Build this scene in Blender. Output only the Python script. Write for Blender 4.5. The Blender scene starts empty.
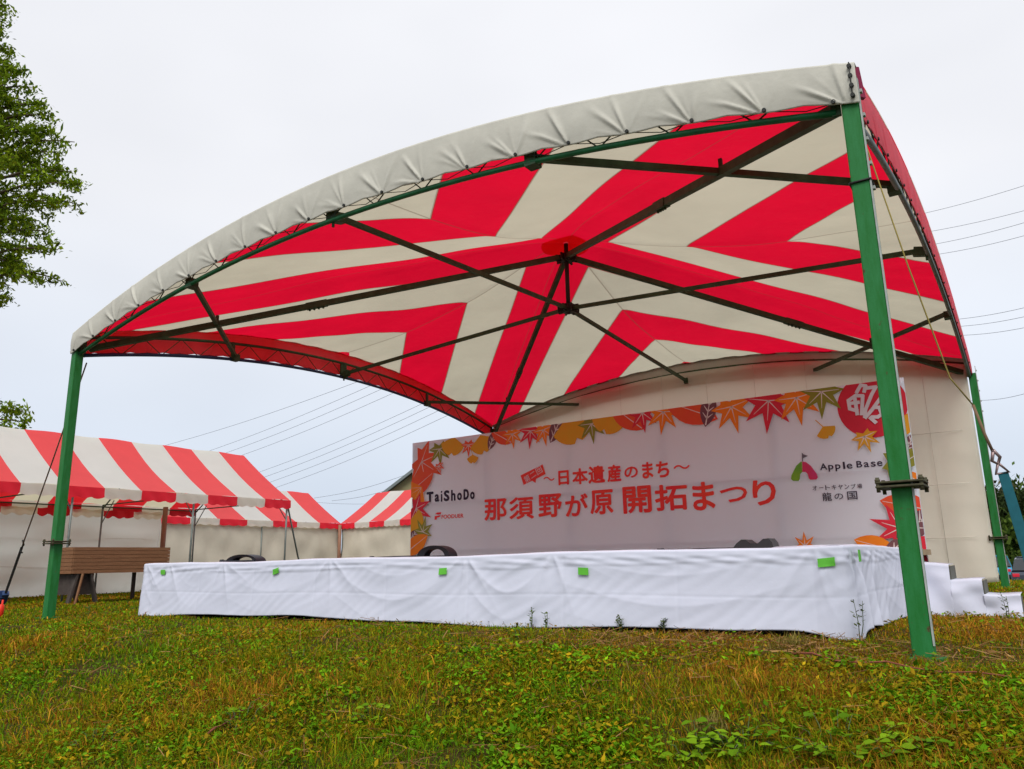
import bpy, bmesh, math, random
import numpy as np
from mathutils import Vector, Matrix
random.seed(7); rng = np.random.default_rng(11)
scene = bpy.context.scene
COL = scene.collection

# ------------------------------------------------------------------ camera
FPX = 768.65
YAW, PITCH, ROLL = -0.594277, 0.2270725, -0.0205346
CAM = np.array([0.6237, -4.6561, 0.5141])
def cam_axes():
    cy, sy = math.cos(YAW), math.sin(YAW)
    f = np.array([sy*math.cos(PITCH), cy*math.cos(PITCH), math.sin(PITCH)])
    r = np.array([cy, -sy, 0.0]); u = np.cross(r, f)
    r2 = r*math.cos(ROLL)+u*math.sin(ROLL); u2 = -r*math.sin(ROLL)+u*math.cos(ROLL)
    return r2, u2, f
R_, U_, F_ = cam_axes()
def ray(x, y): return F_*FPX + R_*(x-512) - U_*(y-384.5)
def onx(x, y, X): d = ray(x, y); return CAM + d*(X-CAM[0])/d[0]
def ony(x, y, Y): d = ray(x, y); return CAM + d*(Y-CAM[1])/d[1]
def onz(x, y, Z): d = ray(x, y); return CAM + d*(Z-CAM[2])/d[2]
def atd(x, y, dist): return CAM + ray(x, y)/FPX*dist
cam = bpy.data.cameras.new('camera'); cam_o = bpy.data.objects.new('camera', cam); COL.objects.link(cam_o)
cam.sensor_fit = 'HORIZONTAL'; cam.sensor_width = 36; cam.lens = FPX*36/1024
cam.clip_start = 0.05; cam.clip_end = 3000
M = Matrix.Identity(4)
for i in range(3): M[i][0], M[i][1], M[i][2], M[i][3] = R_[i], U_[i], -F_[i], CAM[i]
cam_o.matrix_world = M
scene.camera = cam_o

# ------------------------------------------------------------------ sky, sun, exposure
SUN_EL, SUN_AZ = math.radians(52), math.radians(150)      # azimuth clockwise from +Y
w = bpy.data.worlds.new('World'); scene.world = w; w.use_nodes = True
nt = w.node_tree; N = nt.nodes; L = nt.links
for n in list(N): N.remove(n)
out = N.new('ShaderNodeOutputWorld'); bg = N.new('ShaderNodeBackground'); bg.inputs[1].default_value = 0.12
sky = N.new('ShaderNodeTexSky'); sky.sky_type = 'NISHITA'; sky.sun_disc = False
sky.sun_elevation = SUN_EL; sky.sun_rotation = SUN_AZ; sky.dust_density = 4; sky.air_density = 1.0
tc = N.new('ShaderNodeTexCoord'); nz = N.new('ShaderNodeTexNoise'); nz.inputs['Scale'].default_value = 1.6
nz.inputs['Detail'].default_value = 3; nz.inputs['Roughness'].default_value = 0.5
mp = N.new('ShaderNodeMapping'); mp.inputs['Scale'].default_value = (1, 1, 2.2)
L.new(tc.outputs['Generated'], mp.inputs[0]); L.new(mp.outputs[0], nz.inputs['Vector'])
cr = N.new('ShaderNodeValToRGB')
cr.color_ramp.elements[0].position = 0.30; cr.color_ramp.elements[0].color = (7.3, 7.4, 7.75, 1)
cr.color_ramp.elements[1].position = 0.72; cr.color_ramp.elements[1].color = (8.7, 8.75, 9.05, 1)
L.new(nz.outputs[0], cr.inputs[0])
# cloud deck: a little thicker and bluer towards the horizon
sx = N.new('ShaderNodeSeparateXYZ'); L.new(tc.outputs['Generated'], sx.inputs[0])
hr = N.new('ShaderNodeValToRGB')
hr.color_ramp.elements[0].position = 0.0; hr.color_ramp.elements[0].color = (0.70, 0.80, 0.92, 1)
hr.color_ramp.elements[1].position = 0.42; hr.color_ramp.elements[1].color = (1, 1, 1, 1)
L.new(sx.outputs[2], hr.inputs[0])
mh = N.new('ShaderNodeMixRGB'); mh.blend_type = 'MULTIPLY'; mh.inputs[0].default_value = 1
L.new(cr.outputs[0], mh.inputs[1]); L.new(hr.outputs[0], mh.inputs[2])
mx = N.new('ShaderNodeMixRGB'); mx.inputs[0].default_value = 0.90
L.new(sky.outputs[0], mx.inputs[1]); L.new(mh.outputs[0], mx.inputs[2]); L.new(mx.outputs[0], bg.inputs[0]); L.new(bg.outputs[0], out.inputs[0])
sun = bpy.data.lights.new('sun', 'SUN'); sun.energy = 2.6; sun.angle = math.radians(30); sun.color = (1, 0.97, 0.92)
so = bpy.data.objects.new('sun', sun); COL.objects.link(so)
sd = Vector((math.sin(SUN_AZ)*math.cos(SUN_EL), math.cos(SUN_AZ)*math.cos(SUN_EL), math.sin(SUN_EL)))
so.rotation_euler = sd.to_track_quat('Z', 'Y').to_euler()
vs = scene.view_settings; vs.view_transform = 'Standard'; vs.look = 'None'; vs.gamma = 1; vs.exposure = 0.0
vs.use_curve_mapping = False
scene.cycles.max_bounces = 6; scene.cycles.transparent_max_bounces = 8

# ------------------------------------------------------------------ materials
def mat(name, col, rough=0.7, var=0.12, scale=6.0, bump=0.0, bscale=40.0, metal=0.0, col2=None, trans=None, tcol=None, spec=0.3, stretch=None):
    m = bpy.data.materials.new(name); m.use_nodes = True
    t = m.node_tree; n = t.nodes; l = t.links
    b = n['Principled BSDF']; b.inputs['Roughness'].default_value = rough; b.inputs['Metallic'].default_value = metal
    b.inputs['Specular IOR Level'].default_value = spec
    co = n.new('ShaderNodeTexCoord'); no = n.new('ShaderNodeTexNoise'); no.inputs['Scale'].default_value = scale
    no.inputs['Detail'].default_value = 6; no.inputs['Roughness'].default_value = 0.65
    if stretch:
        ma = n.new('ShaderNodeMapping'); ma.inputs['Scale'].default_value = stretch
        l.new(co.outputs['Object'], ma.inputs[0]); l.new(ma.outputs[0], no.inputs['Vector'])
    else: l.new(co.outputs['Object'], no.inputs['Vector'])
    r = n.new('ShaderNodeValToRGB'); r.color_ramp.elements[0].position = 0.3; r.color_ramp.elements[1].position = 0.7
    c2 = col2 if col2 else tuple(min(1, c*(1+var)) for c in col)
    c1 = col if col2 else tuple(c*(1-var) for c in col)
    r.color_ramp.elements[0].color = (*c1, 1); r.color_ramp.elements[1].color = (*c2, 1)
    l.new(no.outputs[0], r.inputs[0]); l.new(r.outputs[0], b.inputs['Base Color'])
    if bump:
        n2 = n.new('ShaderNodeTexNoise'); n2.inputs['Scale'].default_value = bscale; n2.inputs['Detail'].default_value = 4
        l.new(co.outputs['Object'], n2.inputs['Vector'])
        bp = n.new('ShaderNodeBump'); bp.inputs['Strength'].default_value = bump; bp.inputs['Distance'].default_value = 0.02
        l.new(n2.outputs[0], bp.inputs['Height']); l.new(bp.outputs[0], b.inputs['Normal'])
    if trans:
        tr = n.new('ShaderNodeBsdfTranslucent'); tr.inputs[0].default_value = (*tcol, 1)
        ms = n.new('ShaderNodeMixShader'); ms.inputs[0].default_value = trans
        l.new(b.outputs[0], ms.inputs[1]); l.new(tr.outputs[0], ms.inputs[2]); l.new(ms.outputs[0], n['Material Output'].inputs[0])
    return m
MT = {}
MT['green'] = mat('green_post_paint', (0.010, 0.13, 0.018), 0.55, 0.25, 4, col2=(0.025, 0.185, 0.055), spec=0.2, stretch=(6, 6, 1.2), bump=.05, bscale=90)
MT['green_dull'] = mat('green_steel', (0.050, 0.095, 0.052), 0.6, 0.3, 8, spec=0.15)
MT['tube_green'] = mat('arch_tube_green', (0.012, 0.13, 0.045), 0.45, 0.3, 6)
MT['galv'] = mat('galvanised_steel', (0.16, 0.19, 0.18), 0.5, 0.2, 12, metal=0.3)
MT['grey_edge'] = mat('weathered_steel_edge', (0.35, 0.38, 0.36), 0.6, 0.2, 20)
MT['dark'] = mat('dark_fittings', (0.02, 0.022, 0.02), 0.6)
MT['rust'] = mat('rusty_fittings', (0.06, 0.055, 0.03), 0.8, 0.4, 30)
MT['fascia'] = mat('weathered_white_canvas', (0.62, 0.61, 0.54), 0.85, 0.10, 3, 0.08, 30, trans=0.2, tcol=(0.45, 0.42, 0.32))
MT['fascia_red'] = mat('faded_red_canvas', (0.86, 0.15, 0.21), 0.75, 0.12, 3, 0.08, 25, trans=0.45, tcol=(1.0, 0.012, 0.06))
MT['curtain'] = mat('beige_back_canvas', (0.84, 0.82, 0.76), 0.9, 0.06, 2, 0.1, 12, trans=0.65, tcol=(0.98, 0.93, 0.82))
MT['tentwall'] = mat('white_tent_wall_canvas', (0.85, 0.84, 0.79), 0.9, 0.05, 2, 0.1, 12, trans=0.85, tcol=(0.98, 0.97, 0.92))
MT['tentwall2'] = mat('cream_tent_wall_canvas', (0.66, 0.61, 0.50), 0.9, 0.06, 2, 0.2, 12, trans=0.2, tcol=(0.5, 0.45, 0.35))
MT['t_white'] = mat('tent_white_vinyl', (0.82, 0.82, 0.79), 0.6, 0.04, 2, 0.1, 15, trans=0.5, tcol=(0.80, 0.74, 0.52))
MT['t_red'] = mat('tent_red_vinyl', (0.92, 0.095, 0.10), 0.6, 0.06, 2, 0.1, 15, trans=0.45, tcol=(0.90, 0.02, 0.03))
MT['v_red'] = mat('valance_red_vinyl', (0.70, 0.012, 0.03), 0.6, 0.08, 3)
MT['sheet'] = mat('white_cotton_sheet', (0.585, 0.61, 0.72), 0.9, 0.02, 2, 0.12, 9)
MT['banner'] = mat('white_banner_vinyl', (0.85, 0.90, 0.97), 0.7, 0.02, 1.5, 0.1, 4, trans=0.55, tcol=(0.95, 0.96, 1.0))
MT['tape'] = mat('lime_green_tape', (0.11, 0.46, 0.04), 0.6, 0.05)
MT['wood'] = mat('brown_stained_wood', (0.17, 0.085, 0.045), 0.7, 0.3, 4, 0.2, 30, col2=(0.26, 0.135, 0.07), spec=.1, stretch=(6, 1, 20))
MT['wood_dark'] = mat('dark_grey_wood', (0.06, 0.05, 0.045), 0.8, 0.3, 10)
MT['plywood'] = mat('plywood', (0.35, 0.25, 0.15), 0.8)
MT['riser'] = mat('grey_step_board', (0.11, 0.11, 0.09), 0.8)
MT['black'] = mat('black_rubber', (0.02, 0.022, 0.032), 0.5)
MT['rope_y'] = mat('yellow_rope', (0.24, 0.19, 0.05), 0.9)
MT['rope_b'] = mat('brown_rope', (0.16, 0.10, 0.06), 0.9)
MT['strap'] = mat('teal_webbing', (0.01, 0.10, 0.13), 0.8, 0.1, 30)
MT['strap_grey'] = mat('dark_webbing', (0.07, 0.08, 0.09), 0.8)
MT['blue'] = mat('blue_ratchet', (0.02, 0.05, 0.14), 0.5)
MT['orange'] = mat('red_peg_cap', (0.70, 0.03, 0.01), 0.5)
MT['cable'] = mat('power_cable', (0.10, 0.11, 0.14), 0.6)
MT['bark'] = mat('bark', (0.10, 0.075, 0.05), 0.9, 0.4, 10, 0.5, 30)
MT['roofmetal'] = mat('grey_metal_roofing', (0.16, 0.19, 0.19), 0.5, 0.1, 3)
MT['housewall'] = mat('house_wall', (0.30, 0.20, 0.12), 0.8, 0.5, 2.2, col2=(0.25, 0.28, 0.14))
MT['glass'] = mat('dark_glass', (0.03, 0.035, 0.04), 0.1, spec=0.6)
MT['rust_pole'] = mat('red_brown_pole', (0.26, 0.13, 0.08), 0.6)
MT['stem'] = mat('weed_stem', (0.07, 0.10, 0.03), 0.8, 0.3)

# grass stains along the lower hem of the sheets, rust chips on the posts
def overlay(m, col, zmax=None, scale=14, thr=0.62):
    n = m.node_tree.nodes; l = m.node_tree.links; b = n['Principled BSDF']; src = b.inputs['Base Color'].links[0].from_socket
    co = n.new('ShaderNodeTexCoord'); no = n.new('ShaderNodeTexNoise'); no.inputs['Scale'].default_value = scale; no.inputs['Detail'].default_value = 5; l.new(co.outputs['Object'], no.inputs['Vector'])
    ra = n.new('ShaderNodeMapRange'); ra.inputs[1].default_value = thr-.03; ra.inputs[2].default_value = thr+.05; l.new(no.outputs[0], ra.inputs[0]); f = ra.outputs[0]
    if zmax:
        sp = n.new('ShaderNodeSeparateXYZ'); l.new(co.outputs['Object'], sp.inputs[0]); mr = n.new('ShaderNodeMapRange'); mr.inputs[1].default_value = zmax; mr.inputs[2].default_value = 0; l.new(sp.outputs[2], mr.inputs[0])
        mu = n.new('ShaderNodeMath'); mu.operation = 'MULTIPLY'; l.new(f, mu.inputs[0]); l.new(mr.outputs[0], mu.inputs[1]); f = mu.outputs[0]
    mx = n.new('ShaderNodeMixRGB'); l.new(f, mx.inputs[0]); l.new(src, mx.inputs[1]); mx.inputs[2].default_value = (*col, 1); l.new(mx.outputs[0], b.inputs['Base Color'])
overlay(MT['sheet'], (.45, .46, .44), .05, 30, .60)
overlay(MT['green'], (.07, .045, .02), None, 22, .70)
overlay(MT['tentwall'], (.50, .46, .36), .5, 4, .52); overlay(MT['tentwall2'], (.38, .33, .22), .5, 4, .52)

def leafmat(name):
    m = bpy.data.materials.new(name); m.use_nodes = True
    n = m.node_tree.nodes; l = m.node_tree.links; b = n['Principled BSDF']
    a = n.new('ShaderNodeAttribute'); a.attribute_name = 'Col'
    l.new(a.outputs['Color'], b.inputs['Base Color']); b.inputs['Roughness'].default_value = 0.65
    b.inputs['Specular IOR Level'].default_value = 0.06
    tr = n.new('ShaderNodeBsdfTranslucent'); ms = n.new('ShaderNodeMixShader'); ms.inputs[0].default_value = 0.3
    l.new(a.outputs['Color'], tr.inputs[0]); l.new(b.outputs[0], ms.inputs[1]); l.new(tr.outputs[0], ms.inputs[2])
    l.new(ms.outputs[0], n['Material Output'].inputs[0]); return m
MT['leaf'] = leafmat('leaves')

# ------------------------------------------------------------------ helpers
def tag(o, label=None, cat=None, group=None, kind=None):
    if label: o['label'] = label
    if cat: o['category'] = cat
    if group: o['group'] = group
    if kind: o['kind'] = kind
    return o
def empty(name, loc, rz=0.0, **k):
    o = bpy.data.objects.new(name, None); COL.objects.link(o); o.location = loc; o.rotation_euler = (0, 0, rz)
    o.empty_display_size = 0.1
    return tag(o, **k)
def link(name, me, mats, parent=None, smooth=False, base=None):
    """base: world point that becomes the object's origin; a child's origin is its parent's"""
    o = bpy.data.objects.new(name, me); COL.objects.link(o)
    for m in (mats if isinstance(mats, (list, tuple)) else [mats]): me.materials.append(m)
    if smooth: me.polygons.foreach_set('use_smooth', [True]*len(me.polygons))
    if parent is not None:
        o.parent = parent
        # geometry is given in world coordinates: shift it into the root's frame
        root = parent; off = Vector((0, 0, 0)); rz = 0
        while root.parent: root = root.parent
        if root.get('_world', 1): me.transform(Matrix.Translation(-Vector(root.location)))
    elif base is not None:
        me.transform(Matrix.Translation(-Vector(base))); o.location = base
    return o
def bm_new(): return bmesh.new()
def bm_done(bm, name, mats, parent=None, smooth=False, base=None, recalc=True):
    if recalc: bmesh.ops.recalc_face_normals(bm, faces=bm.faces)
    me = bpy.data.meshes.new(name); bm.to_mesh(me); bm.free()
    return link(name, me, mats, parent, smooth, base)
def box(bm, c, s, rot=None, mi=0, bev=0.0):
    r = bmesh.ops.create_cube(bm, size=1.0); vs_ = r['verts']
    m = Matrix.Translation(Vector(c)) @ (rot.to_4x4() if rot is not None else Matrix.Identity(4)) @ Matrix.Diagonal((s[0], s[1], s[2], 1))
    bmesh.ops.transform(bm, matrix=m, verts=vs_)
    fs = set(f for v in vs_ for f in v.link_faces)
    for f in fs: f.material_index = mi
    if bev > 0:
        es = list(set(e for v in vs_ for e in v.link_edges))
        bmesh.ops.bevel(bm, geom=es, offset=bev, segments=1, affect='EDGES')
def bar(bm, a, b, w_, h_=None, mi=0, up=(0, 0, 1)):
    """rectangular bar from a to b"""
    a = Vector(a); b = Vector(b); d = b-a; h_ = h_ or w_
    z = d.normalized(); x = Vector(up).cross(z)
    if x.length < 1e-4: x = Vector((1, 0, 0))
    x.normalize(); y = z.cross(x)
    rot = Matrix((x, y, z)).transposed()
    box(bm, (a+b)/2, (w_, h_, d.length), rot, mi)
def tube(bm, pts, rad, seg=8, mi=0, cap=True):
    pts = [Vector(p) for p in pts]; n = len(pts)
    rads = rad if isinstance(rad, (list, tuple)) else [rad]*n
    rings = []; prev = None
    for i, p in enumerate(pts):
        d = (pts[min(i+1, n-1)]-pts[max(i-1, 0)]).normalized()
        if prev is None:
            x = d.orthogonal().normalized()
        else:
            x = (prev - d*prev.dot(d))
            x = x.normalized() if x.length > 1e-6 else d.orthogonal().normalized()
        prev = x; y = d.cross(x)
        rings.append([bm.verts.new(p+(x*math.cos(2*math.pi*k/seg)+y*math.sin(2*math.pi*k/seg))*rads[i]) for k in range(seg)])
    for i in range(n-1):
        for k in range(seg):
            f = bm.faces.new((rings[i][k], rings[i][(k+1) % seg], rings[i+1][(k+1) % seg], rings[i+1][k])); f.material_index = mi
            f.smooth = True
    if cap and seg > 2:
        for rg in (rings[0][::-1], rings[-1]):
            f = bm.faces.new(rg); f.material_index = mi
def grid_mesh(name, P, mats, parent=None, base=None, matidx=None, thick=0.0, close=False):
    """P: (n, m, 3) array of points"""
    n, m = P.shape[:2]; V = P.reshape(-1, 3)
    idx = np.arange(n*m).reshape(n, m)
    F = np.stack([idx[:-1, :-1], idx[1:, :-1], idx[1:, 1:], idx[:-1, 1:]], -1).reshape(-1, 4)
    me = bpy.data.meshes.new(name); me.from_pydata(V.tolist(), [], F.tolist()); me.update()
    if matidx is not None: me.polygons.foreach_set('material_index', matidx.reshape(-1).astype(np.int32))
    o = link(name, me, mats, parent, True, base)
    if thick:
        md = o.modifiers.new('thickness', 'SOLIDIFY'); md.thickness = thick; md.offset = 0
    return o
def sstep(a, b, x):
    t = np.clip((np.asarray(x, float)-a)/(b-a), 0, 1); return t*t*(3-2*t)

# ------------------------------------------------------------------ terrain
_ph = rng.uniform(0, 6.28, (10, 2)); _kd = rng.uniform(0, 6.28, 10)
def bumps(x, y, f0, n=5):
    s = 0
    for i in range(n):
        f = f0*1.6**i; s = s + np.sin(x*f*math.cos(_kd[i])+y*f*math.sin(_kd[i])+_ph[i, 0])*np.cos(x*f*math.sin(_kd[i])*.8-y*f*math.cos(_kd[i])+_ph[i, 1])/1.5**i
    return s/2.2
def gz(x, y):
    x = np.asarray(x, float); y = np.asarray(y, float)
    near = np.exp(-((x+3)**2+(y+1)**2)/600)
    d = -0.9-y                                            # bank falling towards the photographer
    slope = -0.27*(np.sqrt(d*d+0.25)+d)/2
    slope = np.maximum(slope, -2.0)
    hump = 0.040*np.exp(-((x+0.10)/0.45)**2-((y-1.5)/0.7)**2) + 0.02*np.exp(-((x+3)/1.5)**2-((y-0.3)/0.5)**2)
    far = -1.25*sstep(12, 24, y)*sstep(-9, -1, x)
    front = sstep(-0.3, -1.5, y)*0.035
    return slope+hump+far+0.010*bumps(x, y, 2.1)*near + (0.0+front)*bumps(x+3.1, y, 1.3, 6) + 0.6*bumps(x, y, 0.01, 3)*sstep(60, 200, np.hypot(x, y))
def axis(lo, hi, step, far):
    a = np.arange(lo, hi+1e-6, step); g = []; v = step; p = 0
    while p < far: v *= 1.22; p += v; g.append(p)
    g = np.array(g); return np.concatenate([lo-g[::-1], a, hi+g])
gx = axis(-16, 6, 0.12, 900); gy = axis(-6, 14, 0.12, 900)
GX, GY = np.meshgrid(gx, gy, indexing='ij')
GP = np.stack([GX, GY, gz(GX, GY)], -1)
gm = bpy.data.materials.new('lawn_soil'); gm.use_nodes = True
n = gm.node_tree.nodes; l = gm.node_tree.links; b = n['Principled BSDF']; b.inputs['Roughness'].default_value = 0.95; b.inputs['Specular IOR Level'].default_value = 0.1
co = n.new('ShaderNodeTexCoord'); n1 = n.new('ShaderNodeTexNoise'); n1.inputs['Scale'].default_value = 1.1; n1.inputs['Detail'].default_value = 8; n1.inputs['Roughness'].default_value = 0.7
l.new(co.outputs['Object'], n1.inputs['Vector'])
r = n.new('ShaderNodeValToRGB'); e = r.color_ramp.elements; e[0].position = 0.35; e[0].color = (0.060, 0.032, 0.012, 1); e[1].position = 0.65; e[1].color = (0.040, 0.045, 0.008, 1)
l.new(n1.outputs[0], r.inputs[0]); l.new(r.outputs[0], b.inputs['Base Color'])
n2 = n.new('ShaderNodeTexNoise'); n2.inputs['Scale'].default_value = 45; n2.inputs['Detail'].default_value = 6; l.new(co.outputs['Object'], n2.inputs['Vector'])
bp = n.new('ShaderNodeBump'); bp.inputs['Strength'].default_value = 0.8; bp.inputs['Distance'].default_value = 0.03; l.new(n2.outputs[0], bp.inputs['Height']); l.new(bp.outputs[0], b.inputs['Normal'])
g = grid_mesh('ground', GP, gm); tag(g, kind='structure', label='grassy festival field with a low bank in front')

# ------------------------------------------------------------------ stage tent
XC, YC, HX, HY = -4.55, 4.48, 4.55, 4.48
def E_lo(s): return 3.15 + 0.56*(1-s*s)
def E_up(s): return 3.38 + 0.58*(1-s*s)
def E_fab(s): return 3.425 + 0.69*(1-s*s)
tent = empty('stage_tent', (XC, YC, 0), label='big red and white arched stage tent on green steel posts', cat='tent')
def side_pt(k, s, z, out=0.0):
    """k: 0 front 1 right 2 back 3 left; s in -1..1 runs along the side"""
    if k == 0: return (XC+HX*s, YC-HY-out, z)
    if k == 1: return (XC+HX+out, YC+HY*s, z)
    if k == 2: return (XC-HX*s, YC+HY+out, z)
    return (XC-HX-out, YC-HY*s, z)
# posts
for i, (sx_, sy_) in enumerate(((-1, -1), (1, -1), (1, 1), (-1, 1))):
    x, y = XC+HX*sx_+(0, .018, .035, 0)[i], YC+HY*sy_
    zb = float(gz(x, y))-0.05
    bm = bm_new(); fz = (0.85, 0.88, 0.72, 0.8)[i]
    wd = 0.102
    box(bm, (x, y, (zb+fz)/2), (wd, wd, fz-zb), bev=0.006)
    zt_p = (3.41, 3.37, 3.22, 3.38)[i]
    box(bm, (x, y, (fz+zt_p)/2), (wd, wd, zt_p-fz), bev=0.006)
    box(bm, (x, y, zb+0.06), (0.2, 0.2, 0.012))
    p = bm_done(bm, 'post', MT['green'], tent)
    bm = bm_new()                                          # flange: two plates and bolts
    for dz in (-0.012, 0.012): box(bm, (x, y, fz+dz), (0.235, 0.22, 0.012), bev=0.003)
    for a in (-1, 1):
        for c in (-1, 1):
            tube(bm, [(x+a*.105, y+c*.095, fz-.04), (x+a*.105, y+c*.095, fz+.04)], 0.011, 6)
            tube(bm, [(x+a*.105, y+c*.095, fz+.018), (x+a*.105, y+c*.095, fz+.030)], 0.015, 6)
    bm_done(bm, 'joint_flange', MT['rust'], p)
    bm = bm_new()                                          # weathered galvanised edge strip with bolts
    box(bm, (x+wd/2+0.004, y-wd/2+0.008, (zb+3.35)/2+0.05), (0.008, 0.022, 3.2-zb))
    for k in range(5): box(bm, (x+wd/2+0.012, y, 2.62+k*0.16), (0.014, 0.03, 0.02))
    if i in (1, 2): bm_done(bm, 'edge_strip', MT['grey_edge'], p)
    else: bm.free()
    if i == 1:
        bm = bm_new()
        zz = (2.35, 2.66)[i]
        for a, b_, c_ in (((-1, -1), (1, -1), 0), ((1, -1), (1, 1), 0), ((1, 1), (-1, 1), 0), ((-1, 1), (-1, -1), 0)):
            q = wd/2+0.006
            tube(bm, [(x+a[0]*q, y+a[1]*q, zz), (x+b_[0]*q, y+b_[1]*q, zz)], 0.007, 6)
        bm_done(bm, 'tie_band', MT['dark'], p)
# arch trusses
S_ = np.linspace(-0.985, 0.985, 41)
for k in range(4):
    tr = bpy.data.objects.new('arch_truss', None); COL.objects.link(tr); tr.parent = tent; tr['_world'] = 1
    lowmat = (MT['tube_green'], MT['galv'], MT['green_dull'], MT['blue'])[k]
    bm = bm_new(); tube(bm, [side_pt(k, s, E_lo(s)) for s in S_], 0.024, 8); bm_done(bm, 'lower_chord', lowmat, tr)
    bm = bm_new(); tube(bm, [side_pt(k, s, E_up(s)) for s in S_], 0.022, 8); bm_done(bm, 'upper_chord', MT['green_dull'], tr)
    bm = bm_new(); nl = 30
    tube(bm, [side_pt(k, -0.94+1.88*j/nl, (E_lo if j % 2 else E_up)(-0.94+1.88*j/nl)) for j in range(nl+1)], 0.0075, 5)
    bm_done(bm, 'truss_lacing', MT['green_dull'], tr)
    for s in (-0.985, -0.5, 0.0, 0.5, 0.985):
        a = Vector(side_pt(k, s, E_lo(s)-.02)); c = Vector(side_pt(k, s, E_up(s)+.02))
        wpl = 0.13 if s == 0 else 0.05
        dv = Vector(side_pt(k, 1, 0))-Vector(side_pt(k, -1, 0))
        bm = bm_new(); bar(bm, a, c, wpl if abs(dv.x) > 1 else 0.03, 0.03 if abs(dv.x) > 1 else wpl, up=(0, 1, 0))
        bm_done(bm, 'bracket', MT['green_dull'], tr)
# interior frame
HUB_LO, HUB_UP = 4.03, 4.80
bm = bm_new(); tube(bm, [(XC, YC, HUB_LO-.08), (XC, YC, 5.02)], 0.032, 10)
for z in (HUB_LO, HUB_UP):
    tube(bm, [(XC, YC, z-.06), (XC, YC, z+.06)], 0.085, 10)
    for a in range(8):
        an = a*math.pi/4+(0 if z < 4.5 else 0)
        bar(bm, (XC, YC, z), (XC+.16*math.cos(an), YC+.16*math.sin(an), z-.01), 0.02, 0.10)
bm_done(bm, 'king_post', MT['dark'], tent)
for sx_, sy_ in ((-1, -1), (1, -1), (1, 1), (-1, 1)):
    bm = bm_new(); a = Vector((XC+.08*sx_, YC+.08*sy_, HUB_UP)); c = Vector((XC+(HX-.09)*sx_, YC+(HY-.09)*sy_, 3.24))
    bar(bm, a, c, 0.064, 0.072)
    m_ = a.lerp(c, 0.55)
    d_ = (c-a).normalized(); bar(bm, m_-d_*.14, m_+d_*.14, 0.08, 0.085)
    for q in (-.09, -.03, .03, .09): box(bm, m_+d_*q+Vector((0, 0, -.055)), (0.02, 0.02, 0.03))
    bm_done(bm, 'diagonal_beam', MT['green_dull'], tent)
for k in range(4):
    e_ = Vector(side_pt(k, 0, E_lo(0)+.06, -0.02)); a = Vector((XC, YC, HUB_LO)); a = a.lerp(e_, 0.02)
    bm = bm_new(); bar(bm, a, e_, 0.042, 0.05)
    bar(bm, e_-(e_-a).normalized()*.12, e_+Vector((0, 0, -.02)), 0.07, 0.10)
    tube(bm, [e_, e_+Vector((0, 0, -.12))], 0.014, 6)
    bm_done(bm, 'tie_beam', MT['green_dull'], tent)
BR = 2.3
for k in range(4):
    s_ = 1-BR/HX
    a = Vector(side_pt(k, s_, E_lo(s_)+.05, -.03)); c = Vector(side_pt((k+1) % 4, -s_, E_lo(s_)+.05, -.03))
    bm = bm_new(); bar(bm, a, c, 0.048, 0.052)
    for q in (a, c): box(bm, q+Vector((0, 0, -.03)), (0.10, 0.10, 0.10))
    m_ = (a+c)/2; bar(bm, m_+Vector((0, 0, -.02)), m_+Vector((0, 0, .12)), 0.03)
    bm_done(bm, 'corner_brace', MT['green_dull'], tent)
# canopy
cm = bpy.data.materials.new('striped_canopy_canvas'); cm.use_nodes = True
n = cm.node_tree.nodes; l = cm.node_tree.links; pb = n['Principled BSDF']; pb.inputs['Roughness'].default_value = 0.75; pb.inputs['Specular IOR Level'].default_value = 0.15
co = n.new('ShaderNodeTexCoord'); sp = n.new('ShaderNodeSeparateXYZ'); l.new(co.outputs['Object'], sp.inputs[0])
def mth(op, a, b_=None, nn=None, ll=None):
    q = nn.new('ShaderNodeMath'); q.operation = op
    for i, v in enumerate((a, b_)):
        if v is None: continue
        if isinstance(v, (int, float)): q.inputs[i].default_value = v
        else: ll.new(v, q.inputs[i])
    return q.outputs[0]
mm = lambda op, a, b_=None: mth(op, a, b_, n, l)
ax = mm('DIVIDE', mm('ABSOLUTE', sp.outputs[0]), HX+.04); ay = mm('DIVIDE', mm('ABSOLUTE', sp.outputs[1]), HY+.04)
dd = mm('ABSOLUTE', mm('SUBTRACT', ax, ay))
red = mm('ADD', mm('LESS_THAN', dd, 0.148), mm('ADD', mm('MULTIPLY', mm('GREATER_THAN', dd, 0.395), mm('LESS_THAN', dd, 0.672)), mm('GREATER_THAN', dd, 0.962)))
seam = None
for c_ in (0.0, 0.148, 0.395, 0.672):
    q = mm('LESS_THAN', mm('ABSOLUTE', mm('SUBTRACT', dd, c_)), 0.0035 if c_ else 0.0016); seam = q if seam is None else mm('MAXIMUM', seam, q)
mnab = mm('MINIMUM', ax, ay)
seam = mm('MAXIMUM', seam, mm('LESS_THAN', mnab, 0.0022))
no = n.new('ShaderNodeTexNoise'); no.inputs['Scale'].default_value = 1.3; no.inputs['Detail'].default_value = 6; l.new(co.outputs['Object'], no.inputs['Vector'])
wr = n.new('ShaderNodeMapRange'); wr.inputs[3].default_value = 0.82; wr.inputs[4].default_value = 1.12; l.new(no.outputs[0], wr.inputs[0])
def mixc(f, a, b_):
    q = n.new('ShaderNodeMixRGB'); q.blend_type = 'MIX'
    if isinstance(f, float): q.inputs[0].default_value = f
    else: l.new(f, q.inputs[0])
    for i, v in ((1, a), (2, b_)):
        if isinstance(v, tuple): q.inputs[i].default_value = (*v, 1)
        else: l.new(v, q.inputs[i])
    return q.outputs[0]
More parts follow.
